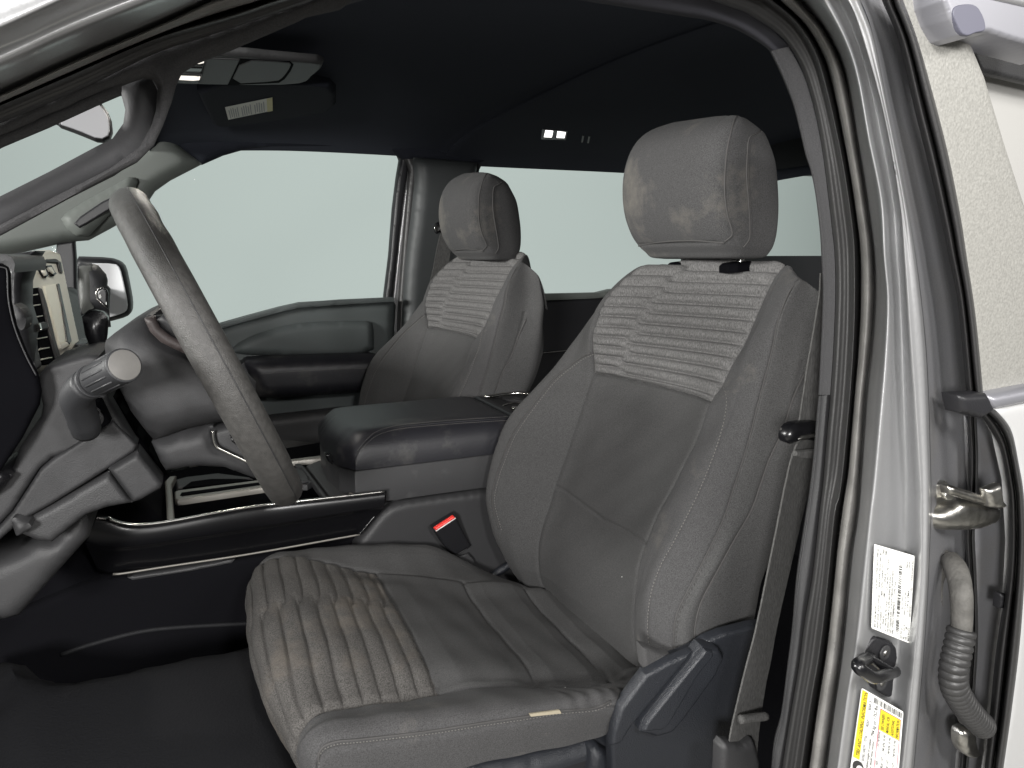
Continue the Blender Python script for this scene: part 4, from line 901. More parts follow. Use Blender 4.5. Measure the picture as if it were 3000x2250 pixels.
for a in (((560, 190), (596, 192), (594, 197), (555, 196)), ((530, 216), (592, 220), (590, 224), (527, 222)), ((545, 199), (592, 201), (590, 210), (538, 209))): pillow('switch', a, ZL, PLG if a[0][0] != 545 else GLK, oc, thick=.004, r=.0012)
for q in ((575, 182), (545, 230)):
    c = P(*q, ('z', 1.772)); area_light('map_lamp_light', tuple(c), (c[0]+.02, c[1], 1.0), .05, .7, (1, .95, .86))
vs = thing('sun_visor', 'black passenger sun visor folded up against the headliner', 'sun visor')
pillow('visor_panel', [(566, 249), (622, 366), (640, 374), (700, 370), (880, 345), (985, 325), (985, 262), (900, 245)], ('z', 1.788), VIS, vs, thick=.02, r=.008, rnd=1)
wl = thing('warning_label', 'cream visor warning label with yellow end and small print', 'label')
wq = np.array([P(*a, ('z', 1.7865)) for a in ((659, 314), (798, 285), (799, 324), (669, 351))])
quad_patch('sheet', wq, 0, 0, 1, 1, 0, STC, wl, 2)
quad_patch('yellow_band', wq, .885, 0, 1, 1, .0008, STO, wl, 2)
for k in range(17):
    u = .06+k*.047
    if k in (5, 11): continue
    quad_patch('print_line', wq, u, .15 + .1*(k % 3 == 0), u+.017, .92-.1*(k % 4 == 1), .0008, INKG, wl, 1)
dm = thing('dome_lamp', 'lit rear dome lamp with two bright white lenses on the headliner', 'dome lamp')
hz = on_surf(HT, [(1588, 378), (1664, 384), (1658, 411), (1584, 409)], .004)
pillow('bezel', hz, None, PLK, dm, thick=.012, r=.002, world=True)
for q in ([(1598, 382), (1621, 384), (1617, 403), (1593, 402)], [(1633, 385), (1658, 388), (1654, 405), (1630, 404)]):
    pillow('lens', on_surf(HT, q, .008), None, LENSD, dm, thick=.004, r=.001, world=True)
for q in ([(1706, 398), (1712, 398), (1708, 418), (1702, 418)], [(1724, 400), (1730, 400), (1726, 420), (1720, 420)]):
    pillow('coat_hook', on_surf(HT, q, .012), None, PLK, truck, thick=.01, r=.002, world=True)

# ------------------------------------------------------------------ seat belts
b1 = thing('seat_belt', 'grey driver seat belt hanging beside the pillar with black guide loop', 'seat belt')
ribbon('webbing', PL([(2403, 800), (2400, 860), (2390, 926), (2376, 1010), (2363, 1084), (2340, 1242), (2334, 1290)], .71), PL([(2480, 800), (2475, 860), (2460, 926), (2448, 1010), (2436, 1084), (2420, 1242), (2415, 1290)], .71), BELT, b1, .0012)
ribbon('webbing', PL([(2345, 1285), (2325, 1320), (2304, 1400), (2279, 1525), (2254, 1649), (2214, 1843), (2190, 1935), (2169, 2019), (2141, 2141), (2128, 2230)], .70), PL([(2420, 1285), (2400, 1320), (2378, 1400), (2352, 1500), (2331, 1590), (2277, 1825), (2256, 1940), (2241, 2010), (2222, 2141), (2215, 2230)], .715), BELT, b1, .0012)
pillow('guide_loop', [(2310, 1277), (2322, 1252), (2345, 1240), (2420, 1238), (2420, 1300), (2372, 1290), (2352, 1296), (2330, 1306), (2312, 1298)], .685, GLK, b1, thick=.018, r=.008, rnd=1)
pillow('guide_slot', [(2340, 1288), (2352, 1276), (2380, 1272), (2420, 1270), (2420, 1284), (2380, 1284), (2356, 1292)], .683, STEEL, b1, thick=.004, r=.002)
pillow('sewn_fold', [(2334, 1322), (2390, 1318), (2420, 1320), (2416, 1345), (2360, 1346), (2332, 1338)], .690, BELT, b1, thick=.006, r=.0025)
tube('stop_roll', PL([(2168, 2108), (2200, 2104), (2245, 2098)], .69), .0058, BELT, b1, seg=12, n=12)
pillow('anchor_sleeve', [(2118, 2195), (2128, 2180), (2180, 2186), (2212, 2172), (2222, 2190), (2232, 2240), (2232, 2340), (2112, 2340)], .692, PLD, b1, thick=.02, r=.007)
bk = thing('seat_belt_buckle', 'black belt buckle with red release button between seat and console', 'buckle')
PB = plane3(P(1276, 1554, 1.335), P(1334, 1518, 1.335), P(1360, 1615, 1.362))
pillow('buckle_body', [(1272, 1556), (1338, 1516), (1360, 1560), (1383, 1602), (1334, 1630), (1300, 1600)], PB, PLK, bk, thick=.022, r=.005)
pillow('release_button', [(1268, 1543), (1325, 1506), (1334, 1515), (1277, 1553)], plane3(P(1276, 1554, 1.332), P(1334, 1518, 1.332), P(1330, 1500, 1.342)), RED, bk, thick=.016, r=.003)
tube('button_edge', [P(1277, 1556, 1.330), P(1335, 1518, 1.330)], .0012, STK, bk, seg=6)
tube('body_line', [P(1342, 1623, 1.352), P(1376, 1603, 1.350)], .0009, PLG, bk, seg=6)
pillow('strap', [(1345, 1632), (1372, 1622), (1388, 1640), (1396, 1665), (1370, 1660)], 1.358, PLD, bk, thick=.004, r=.0015)
b2 = thing('seat_belt', 'far passenger seat belt coming down the pillar from its black guide', 'seat belt')
ribbon('webbing', PL([(1291, 678), (1279, 730), (1268, 790), (1253, 850), (1238, 905), (1220, 990)], 2.26), PL([(1322, 678), (1320, 730), (1312, 790), (1303, 830), (1280, 905), (1255, 990)], 2.26), BELT, b2, .0015)
pillow('guide_ring', [(1276, 660), (1284, 650), (1300, 646), (1330, 660), (1330, 682), (1290, 680), (1284, 686), (1277, 678)], 2.25, GLK, b2, thick=.02, r=.008, rnd=1)
pillow('height_adjuster', [(1292, 650), (1303, 573), (1312, 566), (1330, 567), (1330, 575), (1314, 577), (1307, 585), (1300, 650)], 2.31, PLK, b2, thick=.02, r=.003)
pillow('adjuster_plate', [(1299, 650), (1307, 585), (1335, 576), (1335, 650)], 2.315, PLD, b2, thick=.02, r=.002)
cyl('guide_bolt', P(1280, 668, 2.245), (0, -1, 0), .010, .006, CHR, b2, seg=16)

# ------------------------------------------------------------------ centre console
cc = thing('center_console', 'wide black center console with padded armrest lid and silver tray trim', 'console')
# armrest lid: a soft slab with rounded front
def wpoly(z, pts): return [(x, y, z) for x, y in pts]
lid = pillow('armrest_lid', wpoly(1.116, [(.262, 1.352), (.625, 1.352), (.625, 1.665), (.262, 1.665), (.236, 1.625), (.228, 1.50), (.238, 1.40)]), None, LEA, cc, thick=.068, r=.036, world=True, up=(0, 0, 1), crown=.004)
LT = bvh_obj(lid)
pillow('storage_bin', wpoly(1.046, [(.262, 1.362), (.60, 1.362), (.60, 1.65), (.252, 1.655), (.236, 1.61), (.230, 1.50), (.240, 1.41)]), None, GRN, cc, thick=.07, r=.006, world=True, up=(0, 0, 1))
LS = [(1040, 1360), (1041, 1345), (1046, 1328), (1057, 1311), (1071, 1294), (1102, 1270), (1153, 1254), (1225, 1245), (1360, 1234), (1512, 1225)]
seamline('piping', LS, LT, LEA, lid, .0015); stitches('stitching', [(a+2, b-6) for a, b in LS], LT, THRL, lid, n=170); stitches('stitching', [(a+4, b+5) for a, b in LS], LT, THRL, lid, n=170)
LS2 = [(1050, 1180), (1150, 1170), (1250, 1163), (1360, 1158)]
stitches('stitching', LS2, LT, THR, lid, n=90)
pillow('socket_panel', [(953, 1332), (968, 1330), (985, 1352), (985, 1372), (962, 1352)], 1.45, GLK, cc, thick=.02, r=.002)
# rear cup holder
CZ = ('z', 1.115)
pillow('holder_base', [(1392, 1158), (1420, 1160), (1500, 1150), (1640, 1150), (1640, 1260), (1535, 1222)], ('z', 1.10), PLK, cc, thick=.06, r=.004)
tube('holder_rim', [P(a, b, CZ) for a, b in ((1418, 1163), (1440, 1161), (1470, 1156), (1520, 1151), (1560, 1157), (1620, 1170))], .004, CHR, cc, seg=10)
pillow('lid_hinge', [(1386, 1158), (1420, 1162), (1530, 1212), (1516, 1222)], ('z', 1.118), PLK, cc, thick=.02, r=.004)
cyl('cup_well', P(1535, 1195, ('z', 1.075)), (0, 0, 1), .052, .03, PLG, cc, seg=40, r2=.056)
cyl('cup_floor', P(1535, 1195, ('z', 1.104)), (0, 0, 1), .046, .0025, PLK, cc, seg=40)
tube('cup_ring', [P(1535, 1192, ('z', 1.108))+np.array([.05*math.cos(a), .05*math.sin(a), 0]) for a in np.linspace(0, 2*math.pi, 41)], .0022, CHR, cc, seg=8)
pillow('cup_tab', [(1500, 1189), (1521, 1190), (1521, 1196), (1498, 1194)], ('z', 1.112), CHR, cc, thick=.004, r=.001)
# front tray
TZ = ('z', .998)
pillow('tray_floor', [(300, 1500), (340, 1420), (480, 1385), (700, 1335), (960, 1290), (1160, 1440), (1120, 1460), (1000, 1480), (480, 1560), (384, 1560)], ('z', .955), DRK, cc, thick=.03, r=.004)
pillow('tray_post', [(482, 1398), (516, 1392), (503, 1418), (511, 1516), (520, 1521), (519, 1530), (490, 1536)], TZ, TRY, cc, thick=.012, r=.002)
pillow('tray_bar', [(511, 1440), (519, 1436), (762, 1405), (790, 1402), (800, 1424), (779, 1426), (520, 1464), (512, 1460)], TZ, TRY, cc, thick=.012, r=.0025)
pillow('bar_slot', [(527, 1450), (532, 1442), (752, 1413), (800, 1408), (800, 1414), (752, 1421), (534, 1452)], ('z', .9995), DRK, cc, thick=.003, r=.0006)
pillow('tray_rail', [(850, 1345), (938, 1334), (946, 1335), (947, 1343), (940, 1342), (852, 1351)], TZ, TRY, cc, thick=.012, r=.002)
pillow('tray_rail', [(938, 1335), (947, 1336), (1042, 1449), (1030, 1451)], TZ, TRY, cc, thick=.012, r=.002)
pillow('tray_rail', [(864, 1357), (882, 1358), (892, 1366), (961, 1455), (949, 1458), (884, 1370), (866, 1366)], TZ, PLG, cc, thick=.012, r=.002)
pillow('tray_pad', [(897, 1364), (940, 1346), (1026, 1446), (966, 1454)], ('z', .992), GRN, cc, thick=.012, r=.002)
pillow('tray_end', [(850, 1368), (884, 1372), (916, 1410), (900, 1420), (850, 1420)], ('z', .994), PLG, cc, thick=.012, r=.002)
pillow('tray_latch', [(880, 1400), (900, 1396), (904, 1406), (884, 1412)], ('z', 1.0), PLD, cc, thick=.004, r=.001)
pillow('front_pocket', [(512, 1405), (545, 1396), (640, 1385), (740, 1398), (700, 1405), (560, 1425), (518, 1430)], ('z', .985), PLD, cc, thick=.012, r=.004)
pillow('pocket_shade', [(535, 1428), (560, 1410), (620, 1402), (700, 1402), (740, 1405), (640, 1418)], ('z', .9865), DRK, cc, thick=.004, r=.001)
# glossy side
CE = [(316, 1516), (330, 1524), (352, 1531), (382, 1536), (413, 1537), (494, 1528), (738, 1485), (1035, 1451), (1127, 1440)]
CR = [(250, 1592), (300, 1606), (400, 1603), (657, 1564), (942, 1516), (1126, 1487)]
BT = [(285, 1666), (331, 1676), (392, 1664), (494, 1657), (738, 1620), (1054, 1565)]
CE2 = [(285, 1512)]+CE
loft_px('side_trim', [(None, [(p[0], p[1]-4) for p in CE2], 0, 1.352), (None, CE2, 0, 1.340), (None, mid(CE2, CR, .12), 0, 1.331), (None, mid(CE2, CR, .5), 0, 1.327), (None, mid(CE2, CR, .9), 0, 1.330), (None, CR, 0, 1.336), (None, mid(CR, BT, .1), 0, 1.345), (None, mid(CR, BT, .5), 0, 1.358), (None, mid(CR, BT, .92), 0, 1.370), (None, BT, 0, 1.378), (None, [(p[0], p[1]+6) for p in BT], 0, 1.41)], GLK, cc, nu=120, nv=60)
pillow('side_end', [(1120, 1442), (1134, 1442), (1132, 1470), (1124, 1490), (1058, 1566), (1050, 1566), (1112, 1490)], 1.352, GLK, cc, thick=.03, r=.003)
tube('chrome_edge', PL(CE, 1.333), .0026, CHR, cc, seg=10, n=70)
tube('silver_line', PL([(331, 1682), (360, 1680), (494, 1659), (738, 1622), (1054, 1566)], 1.362), .0020, TRY, cc, seg=8, n=50)
pillow('skirt', [(300, 1690), (452, 1680), (1000, 1588), (1060, 1572), (1060, 2100), (-60, 2300), (-60, 1800), (60, 1790)], 1.40, CAR, cc, thick=.1, r=.01)
pillow('scuffed_strip', [(372, 1694), (510, 1672), (690, 1640), (678, 1652), (560, 1676), (388, 1702)], 1.39, PLD, cc, thick=.02, r=.004)
pillow('seat_side_panel', [(1128, 1438), (1250, 1420), (1445, 1392), (1480, 1400), (1520, 1560), (1600, 1760), (1300, 1800), (1000, 1700), (1040, 1600), (1062, 1568), (1100, 1508), (1118, 1468)], 1.392, GRN, cc, thick=.1, r=.010)
pillow('panel_face', [(1040, 1600), (1060, 1575), (1108, 1512), (1140, 1482), (1190, 1468), (1300, 1452), (1470, 1430), (1520, 1560), (1600, 1760), (1300, 1800), (1010, 1690)], 1.375, GRN, cc, thick=.03, r=.014)
tube('frame_rail', PL([(1425, 1700), (1470, 1668), (1530, 1632)], 1.36), .009, PLS, cc, seg=10, n=10)
pillow('stack_base', [(-.34, 1.42, 1.26), (-.16, 1.42, 1.10), (-.08, 1.42, .98), (-.10, 1.42, .45), (-.5, 1.42, .45)], None, CAR, cc, thick=.30, r=.01, world=True, up=(0, -1, 0))

# ------------------------------------------------------------------ dashboard
ds = thing('dashboard', 'dark grey dashboard with hooded cluster and silver screen bezel behind the steering wheel', 'dashboard')
# top pad and windscreen base
pillow('dash_top', [(-.72, 1.00, 1.30), (-.33, 1.02, 1.37), (-.31, 1.1, 1.40), (-.30, 1.3, 1.45), (-.27, 1.8, 1.40), (-.26, 2.34, 1.33), (-.72, 2.34, 1.30)], None, PLD, ds, thick=.30, r=.03, world=True, up=(0, 0, 1))
newmesh('dash_face', [(-.30, 1.72, 1.36), (-.28, 2.34, 1.32), (-.26, 2.34, .95), (-.30, 1.72, .95)], [(0, 1, 2, 3)], PLD, ds, smooth=False)
# dark hood of the instrument cluster at the left edge
pillow('cluster_hood', [(-80, 770), (0, 772), (18, 782), (26, 800), (28, 880), (44, 955), (75, 1035), (108, 1098), (118, 1150), (112, 1190), (60, 1290), (0, 1380), (-80, 1440)], 1.02, DRK, ds, thick=.012, r=.005)
tube('hood_edge', PL([(-20, 782), (10, 784), (21, 798), (25, 880), (43, 960), (75, 1040), (106, 1100)], 1.012), .0008, PLG, ds, seg=8, n=60)
pillow('hood_top', [(-80, 742), (0, 744), (24, 752), (34, 775), (30, 800), (20, 790), (0, 778), (-80, 776)], 1.10, PLD, ds, thick=.25, r=.02)
pillow('speaker_pod', [(28, 890), (55, 905), (70, 925), (72, 945), (66, 965), (54, 972), (40, 945)], 1.18, PLG, ds, thick=.06, r=.012, rnd=1)
pillow('cluster_back', [(18, 745), (60, 740), (98, 734), (80, 762), (59, 828), (58, 900), (76, 960), (98, 1075), (60, 1050), (18, 1000)], 1.28, PLK, ds, thick=.1, r=.01)
# vertical centre stack: vent column, screen, bezel (faces the tailgate, seen at a grazing angle)
STP = plane3((-.262, 1.30, 1.40), (-.215, 1.62, 1.40), (-.195, 1.30, 1.20))
bz = pillow('screen_bezel', [(58, 830), (62, 800), (80, 763), (97, 736), (113, 729), (154, 727), (176, 735), (185, 752), (190, 780), (212, 880), (238, 1000), (246, 1030), (185, 1072), (110, 1085), (100, 1070), (78, 950), (60, 870)], STP, BEZ, ds, thick=.05, r=.010)
STV = (STP[0]+np.array([.004, 0, 0]), STP[1])
pillow('bezel_side', [(60, 826), (64, 800), (81, 765), (97, 738), (104, 740), (88, 790), (80, 830), (84, 880), (104, 980), (127, 1072), (112, 1084), (100, 1070), (78, 950)], STV, PLD, ds, thick=.02, r=.004)
pillow('top_recess', [(100, 800), (112, 772), (140, 758), (166, 757), (180, 768), (186, 800), (178, 798), (170, 770), (140, 768), (118, 780)], STV, PLK, ds, thick=.01, r=.002)
vn = pillow('air_vent', [(81, 845), (118, 841), (125, 870), (150, 985), (172, 1062), (128, 1068), (104, 975), (84, 880)], STV, DRK, ds, thick=.01, r=.002)
STS = (STP[0]+np.array([.0065, 0, 0]), STP[1])
for k, (x0, x1, y) in enumerate(((82, 112, 865), (89, 119, 895), (95, 126, 928), (110, 140, 990), (117, 146, 1021), (124, 154, 1050))):
    pillow('slat', [(x0, y), (x1, y-5), (x1+1, y-2), (x0+1, y+4)], STS, BEZ, vn, thick=.01, r=.0008)
pillow('vent_knob', [(115, 948), (122, 944), (134, 940), (143, 946), (145, 958), (140, 966), (126, 968), (118, 962)], (STP[0]+np.array([.014, 0, 0]), STP[1]), LEV, vn, thick=.012, r=.003, rnd=1)
pillow('knob_trim', [(114, 948), (119, 944), (125, 966), (120, 968)], (STP[0]+np.array([.0155, 0, 0]), STP[1]), CHR, vn, thick=.01, r=.001)
pillow('vent_rail', [(117, 842), (124, 842), (140, 890), (166, 1000), (184, 1056), (172, 1064), (150, 985), (125, 870)], (STP[0]+np.array([.008, 0, 0]), STP[1]), PLD, ds, thick=.012, r=.003)
scn = pillow('touch_screen', [(131, 837), (167, 831), (178, 880), (197, 1000), (176, 1008), (158, 940), (140, 872)], STV, SCR, ds, thick=.006, r=.001)
pillow('screen_edge', [(167, 832), (175, 829), (190, 900), (212, 1000), (205, 1012), (197, 1000), (182, 900)], (STP[0]+np.array([.006, 0, 0]), STP[1]), GLK, ds, thick=.01, r=.002)
pillow('screen_foot', [(176, 1008), (197, 1000), (207, 1012), (184, 1026), (178, 1020)], (STP[0]+np.array([.006, 0, 0]), STP[1]), BEZ, ds, thick=.01, r=.002)
for q in ([(118, 780), (132, 778), (140, 800), (143, 808), (137, 813), (128, 800)], [(136, 778), (152, 776), (158, 790), (167, 802), (160, 808), (146, 796)]):
    sw = pillow('hazard_switch', q, (STP[0]+np.array([.007, 0, 0]), STP[1]), GLK, ds, thick=.01, r=.001)
    qq = np.array(q); c = qq.mean(0); pillow('switch_cap', [tuple(c+(p-c)*.62) for p in qq], (STP[0]+np.array([.009, 0, 0]), STP[1]), BEZ, sw, thick=.004, r=.0008)
pillow('stack_ledge', [(186, 1060), (218, 1008), (250, 1012), (268, 1036), (268, 1050), (200, 1062)], 1.42, GLK, ds, thick=.1, r=.006)
tube('ledge_trim', PL([(212, 1052), (240, 1018)], 1.415), .003, CHR, ds, seg=8)
tube('ledge_trim', PL([(236, 1052), (256, 1024)], 1.415), .002, CHR, ds, seg=8)
# knee panel and lower covers on the driver side
pillow('knee_panel', [(113, 1098), (131, 1076), (190, 1056), (253, 1039), (290, 1042), (296, 1075), (316, 1166), (400, 1306), (390, 1324), (300, 1300), (152, 1343), (113, 1376), (32, 1502), (-60, 1600), (-60, 1470), (0, 1424), (23, 1396), (41, 1360), (54, 1315), (90, 1261), (118, 1222), (124, 1190), (112, 1140)], 1.06, PLG, ds, thick=.18, r=.006)
pillow('knee_panel', [(330, 1232), (402, 1306), (392, 1324), (312, 1377), (150, 1478), (62, 1528), (-10, 1590), (-60, 1640), (-60, 1605), (34, 1503), (115, 1378), (152, 1345)], 1.056, PLG, ds, thick=.14, r=.004)
pillow('column_under_cover', [(316, 1376), (402, 1326), (476, 1419), (470, 1434), (407, 1469), (388, 1474)], 1.045, PLG, ds, thick=.14, r=.006)
pillow('dash_panel', [(60, 1530), (150, 1482), (292, 1400), (318, 1384), (388, 1476), (312, 1490), (250, 1512), (150, 1592), (110, 1590), (40, 1560)], 1.062, PLD, ds, thick=.14, r=.008)
pillow('hood_release', [(27, 1530), (40, 1522), (78, 1538), (90, 1552), (70, 1566), (44, 1580), (38, 1568)], 1.03, PLD, ds, thick=.05, r=.010, rnd=1)
pillow('kick_cover', [(-60, 1668), (0, 1647), (108, 1588), (150, 1592), (168, 1552), (250, 1512), (256, 1584), (168, 1682), (48, 1818), (0, 1830), (-60, 1840)], 1.12, PLD, ds, thick=.14, r=.018)
pillow('pedal_shade_panel', [(-60, 1500), (340, 1500), (420, 1680), (420, 2300), (-60, 2300)], 1.46, CAR, ds, thick=.1, r=0)  # black sheet standing in for the darkness of the footwell
pillow('driver_side_cap', [(-60, 1380), (0, 1380), (30, 1400), (0, 1440), (-60, 1480)], 1.03, GLK, ds, thick=.1, r=.01)

# ------------------------------------------------------------------ steering column with its levers
sc2 = thing('steering_column', 'grey steering column shroud with turn signal lever behind the wheel', 'steering column')
PC = plane3((-.2, 1.02, 1.3), (0, .985, 1.3), (-.2, 1.035, 1.15))
shr = pillow('shroud', [(284, 1030), (289, 1012), (316, 990), (365, 960), (420, 935), (430, 938), (439, 970), (470, 1003), (506, 1021), (570, 1050), (720, 1200), (720, 1244), (619, 1261), (533, 1279), (470, 1302), (434, 1313), (405, 1280), (364, 1226), (336, 1170), (318, 1138), (290, 1080)], PC, PLG, sc2, thick=.14, r=.032)
pillow('shroud', [(436, 1310), (452, 1303), (533, 1279), (619, 1261), (626, 1300), (645, 1318), (735, 1360), (762, 1418), (740, 1416), (655, 1384), (565, 1380), (479, 1394), (462, 1368)], plane3((-.2, 1.03, 1.3), (0, .995, 1.3), (-.2, 1.06, 1.15)), PLG, sc2, thick=.14, r=.016)
pillow('column_gap_shade', [(296, 1180), (330, 1165), (480, 1390), (500, 1400), (470, 1430), (395, 1320)], 1.09, DRK, sc2, thick=.1, r=.01)  # black filler painting the shadow between shroud and knee panel
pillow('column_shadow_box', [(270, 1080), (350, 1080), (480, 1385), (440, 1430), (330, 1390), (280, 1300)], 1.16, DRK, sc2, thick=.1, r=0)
# lever
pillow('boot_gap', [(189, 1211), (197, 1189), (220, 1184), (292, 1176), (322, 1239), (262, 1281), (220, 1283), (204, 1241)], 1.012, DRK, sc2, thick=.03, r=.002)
lv = pillow('boot_recess', [(193, 1210), (200, 1192), (220, 1188), (290, 1180), (318, 1238), (262, 1276), (222, 1278), (208, 1240)], 1.01, PLD, sc2, thick=.03, r=.006, rnd=1)
pillow('boot', [(208, 1222), (222, 1200), (262, 1192), (290, 1215), (284, 1245), (262, 1262), (226, 1262)], .995, DRK, sc2, thick=.03, r=.012, rnd=2)
base = [P(252, 1258, 1.0), P(246, 1235, .985), P(232, 1195, .965), P(226, 1165, .95), P(240, 1140, .935), P(262, 1122, .92)]
tl = tube('turn_signal_lever', base, [.0165, .0165, .0170, .0175, .0175, .0170, .0170, .0170, .0172, .0175, .0178, .018, .018, .018, .018, .018, .018, .018, .018, .018], LEV, sc2, seg=24, n=20)
a0, a1 = P(262, 1122, .92), P(366, 1069, .845); ax = (a1-a0)/np.linalg.norm(a1-a0); L = np.linalg.norm(a1-a0)
cyl('lever_ring', a0+ax*L*.08, ax, .0188, .006, LEV, tl, seg=32)
kb = cyl('lever_knob', a0+ax*L*.22, ax, .0180, L*.72, LEV, tl, seg=32, bev=.002)
for k in range(14):
    a = 2*math.pi*k/14; u = np.cross(ax, [0, 0, 1.]); u /= np.linalg.norm(u); v = np.cross(ax, u)
    tube('grip_rib', [a0+ax*L*.30+.0178*(math.cos(a)*u+math.sin(a)*v), a0+ax*L*.86+.0178*(math.cos(a)*u+math.sin(a)*v)], .0011, LEV, tl, seg=6)
cyl('lever_cap', a0+ax*L*.93, ax, .0182, L*.06, LEV, tl, seg=40, bev=.0015); cyl('cap_face', a0+ax*(L*.99), ax, .0162, .0012, CAPM, tl, seg=40, bev=.0005)

# ------------------------------------------------------------------ column shifter
gs = thing('gear_shifter', 'upright black column gear shifter handle with plus and minus buttons', 'gear shifter')
PG = 1.20
pillow('handle', [(226, 775), (236, 771), (266, 773), (280, 778), (304, 805), (309, 822), (308, 838), (317, 848), (314, 905), (312, 922), (300, 912), (276, 908), (244, 922), (234, 928), (224, 868), (224, 800)], PG, LEV, gs, thick=.035, r=.013)
pillow('handle_face', [(228, 782), (237, 778), (264, 779), (271, 800), (272, 860), (272, 905), (258, 909), (240, 922), (232, 900), (228, 850)], PG-.006, SHF, gs, thick=.02, r=.010)
pillow('shift_button', [(282, 858), (288, 848), (303, 842), (312, 848), (316, 858), (315, 905), (300, 890), (284, 876)], PG-.004, GLK, gs, thick=.01, r=.002)
tube('button_trim', PL([(313, 904), (296, 886), (283, 876), (281, 858), (287, 847), (304, 840)], PG-.006), .0009, CHR, gs, seg=6)
for q in ([(289, 866), (296, 868), (297, 871), (290, 869)], [(292, 863), (295, 864), (294, 874), (291, 873)], [(310, 884), (312, 885), (312, 893), (310, 892)]): pillow('button_mark', q, PG-.0055, STK, gs, thick=.001, r=0)
pillow('shift_arm', [(236, 930), (250, 918), (275, 911), (298, 916), (313, 932), (309, 985), (304, 1018), (284, 1035), (272, 1034), (262, 1024), (246, 985)], PG+.004, GLK, gs, thick=.035, r=.014)

# ------------------------------------------------------------------ steering wheel (seen almost edge-on)
sw = thing('steering_wheel', 'worn grey leather steering wheel seen edge on at the left', 'steering wheel')
tp, bt_ = P(379, 600, 1.08), P(826, 1418, 1.08)
wc_ = (tp+bt_)/2; ra = (tp-bt_)/2; R_ = np.linalg.norm(ra); ra /= R_
nw = np.cross(tp-CAMP, bt_-CAMP); nw /= np.linalg.norm(nw); rb = np.cross(nw, ra); rb /= np.linalg.norm(rb)
if rb[1] < 0: rb = -rb
V = []; Fc = []; NM, NS = 160, 28
for i in range(NM):
    a = 2*math.pi*i/NM; rad = math.cos(a)*ra+math.sin(a)*rb
    # thumb swells and finger scallops low on the rim and at the top
    lump = .0007*math.sin(a*22)*(math.exp(-((abs((a % (2*math.pi))-math.pi)-.62)/.30)**2)+math.exp(-((abs(((a+math.pi) % (2*math.pi))-math.pi)-.55)/.30)**2))
    for k in range(NS):
        b = 2*math.pi*k/NS; rt = .0215+lump*(1 if math.sin(b) < .3 else .3)
        V.append(wc_+rad*(R_-.0005+rt*math.cos(b))+nw*(rt*1.08*math.sin(b)))
for i in range(NM):
    for k in range(NS): Fc.append((i*NS+k, i*NS+(k+1) % NS, ((i+1) % NM)*NS+(k+1) % NS, ((i+1) % NM)*NS+k))
rim = newmesh('rim', V, Fc, RIM, sw); bm = bmesh.new(); bm.from_mesh(rim.data); bmesh.ops.recalc_face_normals(bm, faces=bm.faces); bm.to_mesh(rim.data); bm.free()
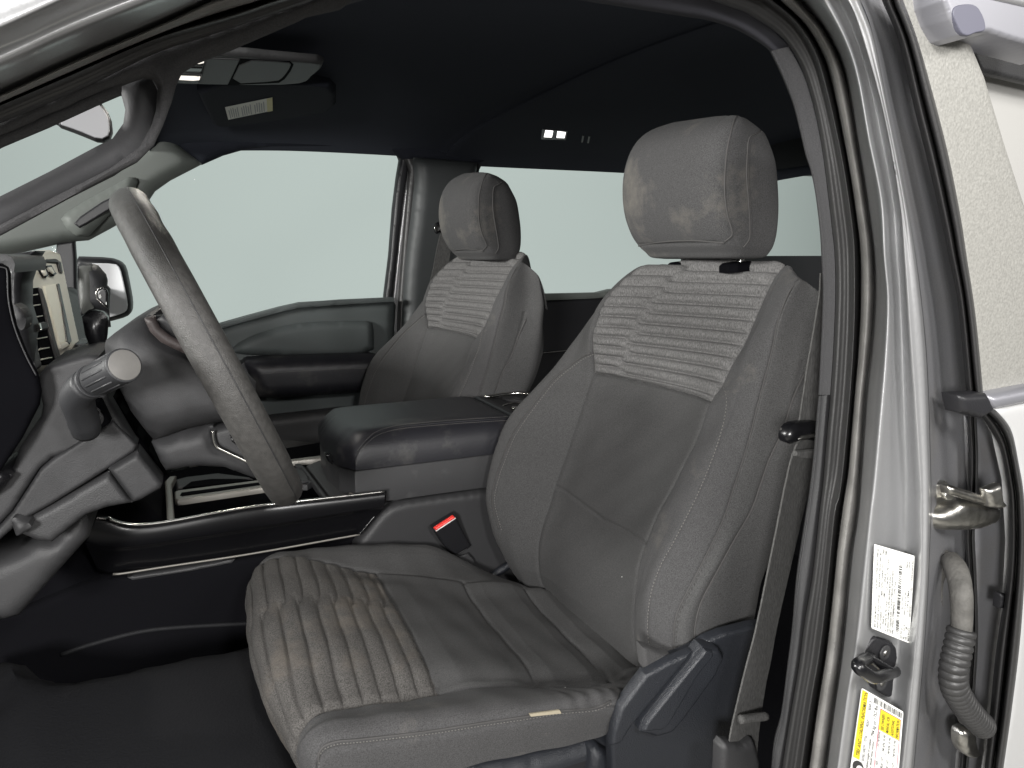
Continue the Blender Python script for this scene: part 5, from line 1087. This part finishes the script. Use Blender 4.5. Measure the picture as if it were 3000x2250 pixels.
# seam along the rim
seamp = []
sgn = 1 if nw.dot(np.array([1, 0, 0])) > 0 else -1
for a in np.linspace(math.pi*1.05, math.pi*1.95, 60):
    rad = math.cos(a)*ra+math.sin(a)*rb; seamp.append(wc_+rad*(R_+.0213*math.cos(.35))+sgn*nw*(.0213*1.08*math.sin(.35)))
tube('rim_seam', seamp, .0006, PLG, sw, seg=6)
wn = nw*sgn     # towards the driver
hubc = wc_-wn*.02
def disc_loft(name, rings, m, parent):
    V = []; S = 48
    for off, r_, e in rings:
        for k in range(S):
            a = 2*math.pi*k/S; V.append(wc_-wn*off+(math.cos(a)*ra*e+math.sin(a)*rb)*r_)
    f = [(i*S+k, i*S+(k+1) % S, (i+1)*S+(k+1) % S, (i+1)*S+k) for i in range(len(rings)-1) for k in range(S)]+[tuple(range(S))[::-1], tuple((len(rings)-1)*S+k for k in range(S))]
    o = newmesh(name, V, f, m, parent); bm = bmesh.new(); bm.from_mesh(o.data); bmesh.ops.recalc_face_normals(bm, faces=bm.faces); bm.to_mesh(o.data); bm.free(); return o
disc_loft('hub', [(-.012, .055, 1), (-.008, .075, 1), (.004, .085, 1), (.016, .085, 1)], PLG, sw)
pillow('hub_ring', [(421, 935), (436, 930), (455, 928), (470, 960), (500, 985), (540, 1005), (600, 1030), (610, 1070), (560, 1047), (506, 1022), (470, 1004), (439, 973)], .985, BRN, sw, thick=.03, r=.006)
pillow('hub_back', [(448, 930), (475, 925), (520, 925), (600, 1020), (590, 1032), (540, 1010), (500, 990), (466, 962)], .99, GLK, sw, thick=.03, r=.005)
pillow('hub_cover', [(458, 938), (480, 922), (520, 925), (600, 1000), (580, 1012), (530, 995), (490, 970)], .98, PLG, sw, thick=.03, r=.008)
pillow('spoke', [(619, 1262), (690, 1244), (720, 1240), (780, 1340), (800, 1410), (735, 1360), (645, 1316), (628, 1300)], 1.01, PLD, sw, thick=.03, r=.006)
tube('spoke_trim', PL([(623, 1262), (626, 1290), (634, 1308), (650, 1318), (735, 1358)], 1.003), .0018, CHR, sw, seg=8, n=40)
pillow('spoke_switches', [(674, 1278), (690, 1288), (706, 1300), (716, 1316), (700, 1310), (680, 1296)], 1.0, GLK, sw, thick=.01, r=.002)

# ------------------------------------------------------------------ floor mat and tunnel side in the footwell
fm = thing('floor_mat', 'black floor mat in the dark driver footwell', 'floor mat')
pillow('mat_panel', [(-80, 1860), (0, 1858), (60, 1864), (120, 1895), (180, 1930), (220, 1941), (290, 1931), (450, 1895), (720, 1842), (950, 1800), (950, 2420), (-80, 2420)], plane3(P(220, 1940, 1.20), P(720, 1842, 1.24), P(400, 2250, .95)), MAT, fm, thick=.07, r=.06)
tube('tunnel_edge', PL([(180, 1918), (260, 1890), (400, 1853), (520, 1838), (730, 1826)], 1.40), .0045, MAT, cc, seg=8, n=40)

for o in (rd, pd, rp): o['group'] = 'truck doors'
for o in (b1, b2): o['group'] = 'front seat belts'
for o in (s1, s2): o['group'] = 'labels on the door pillar'
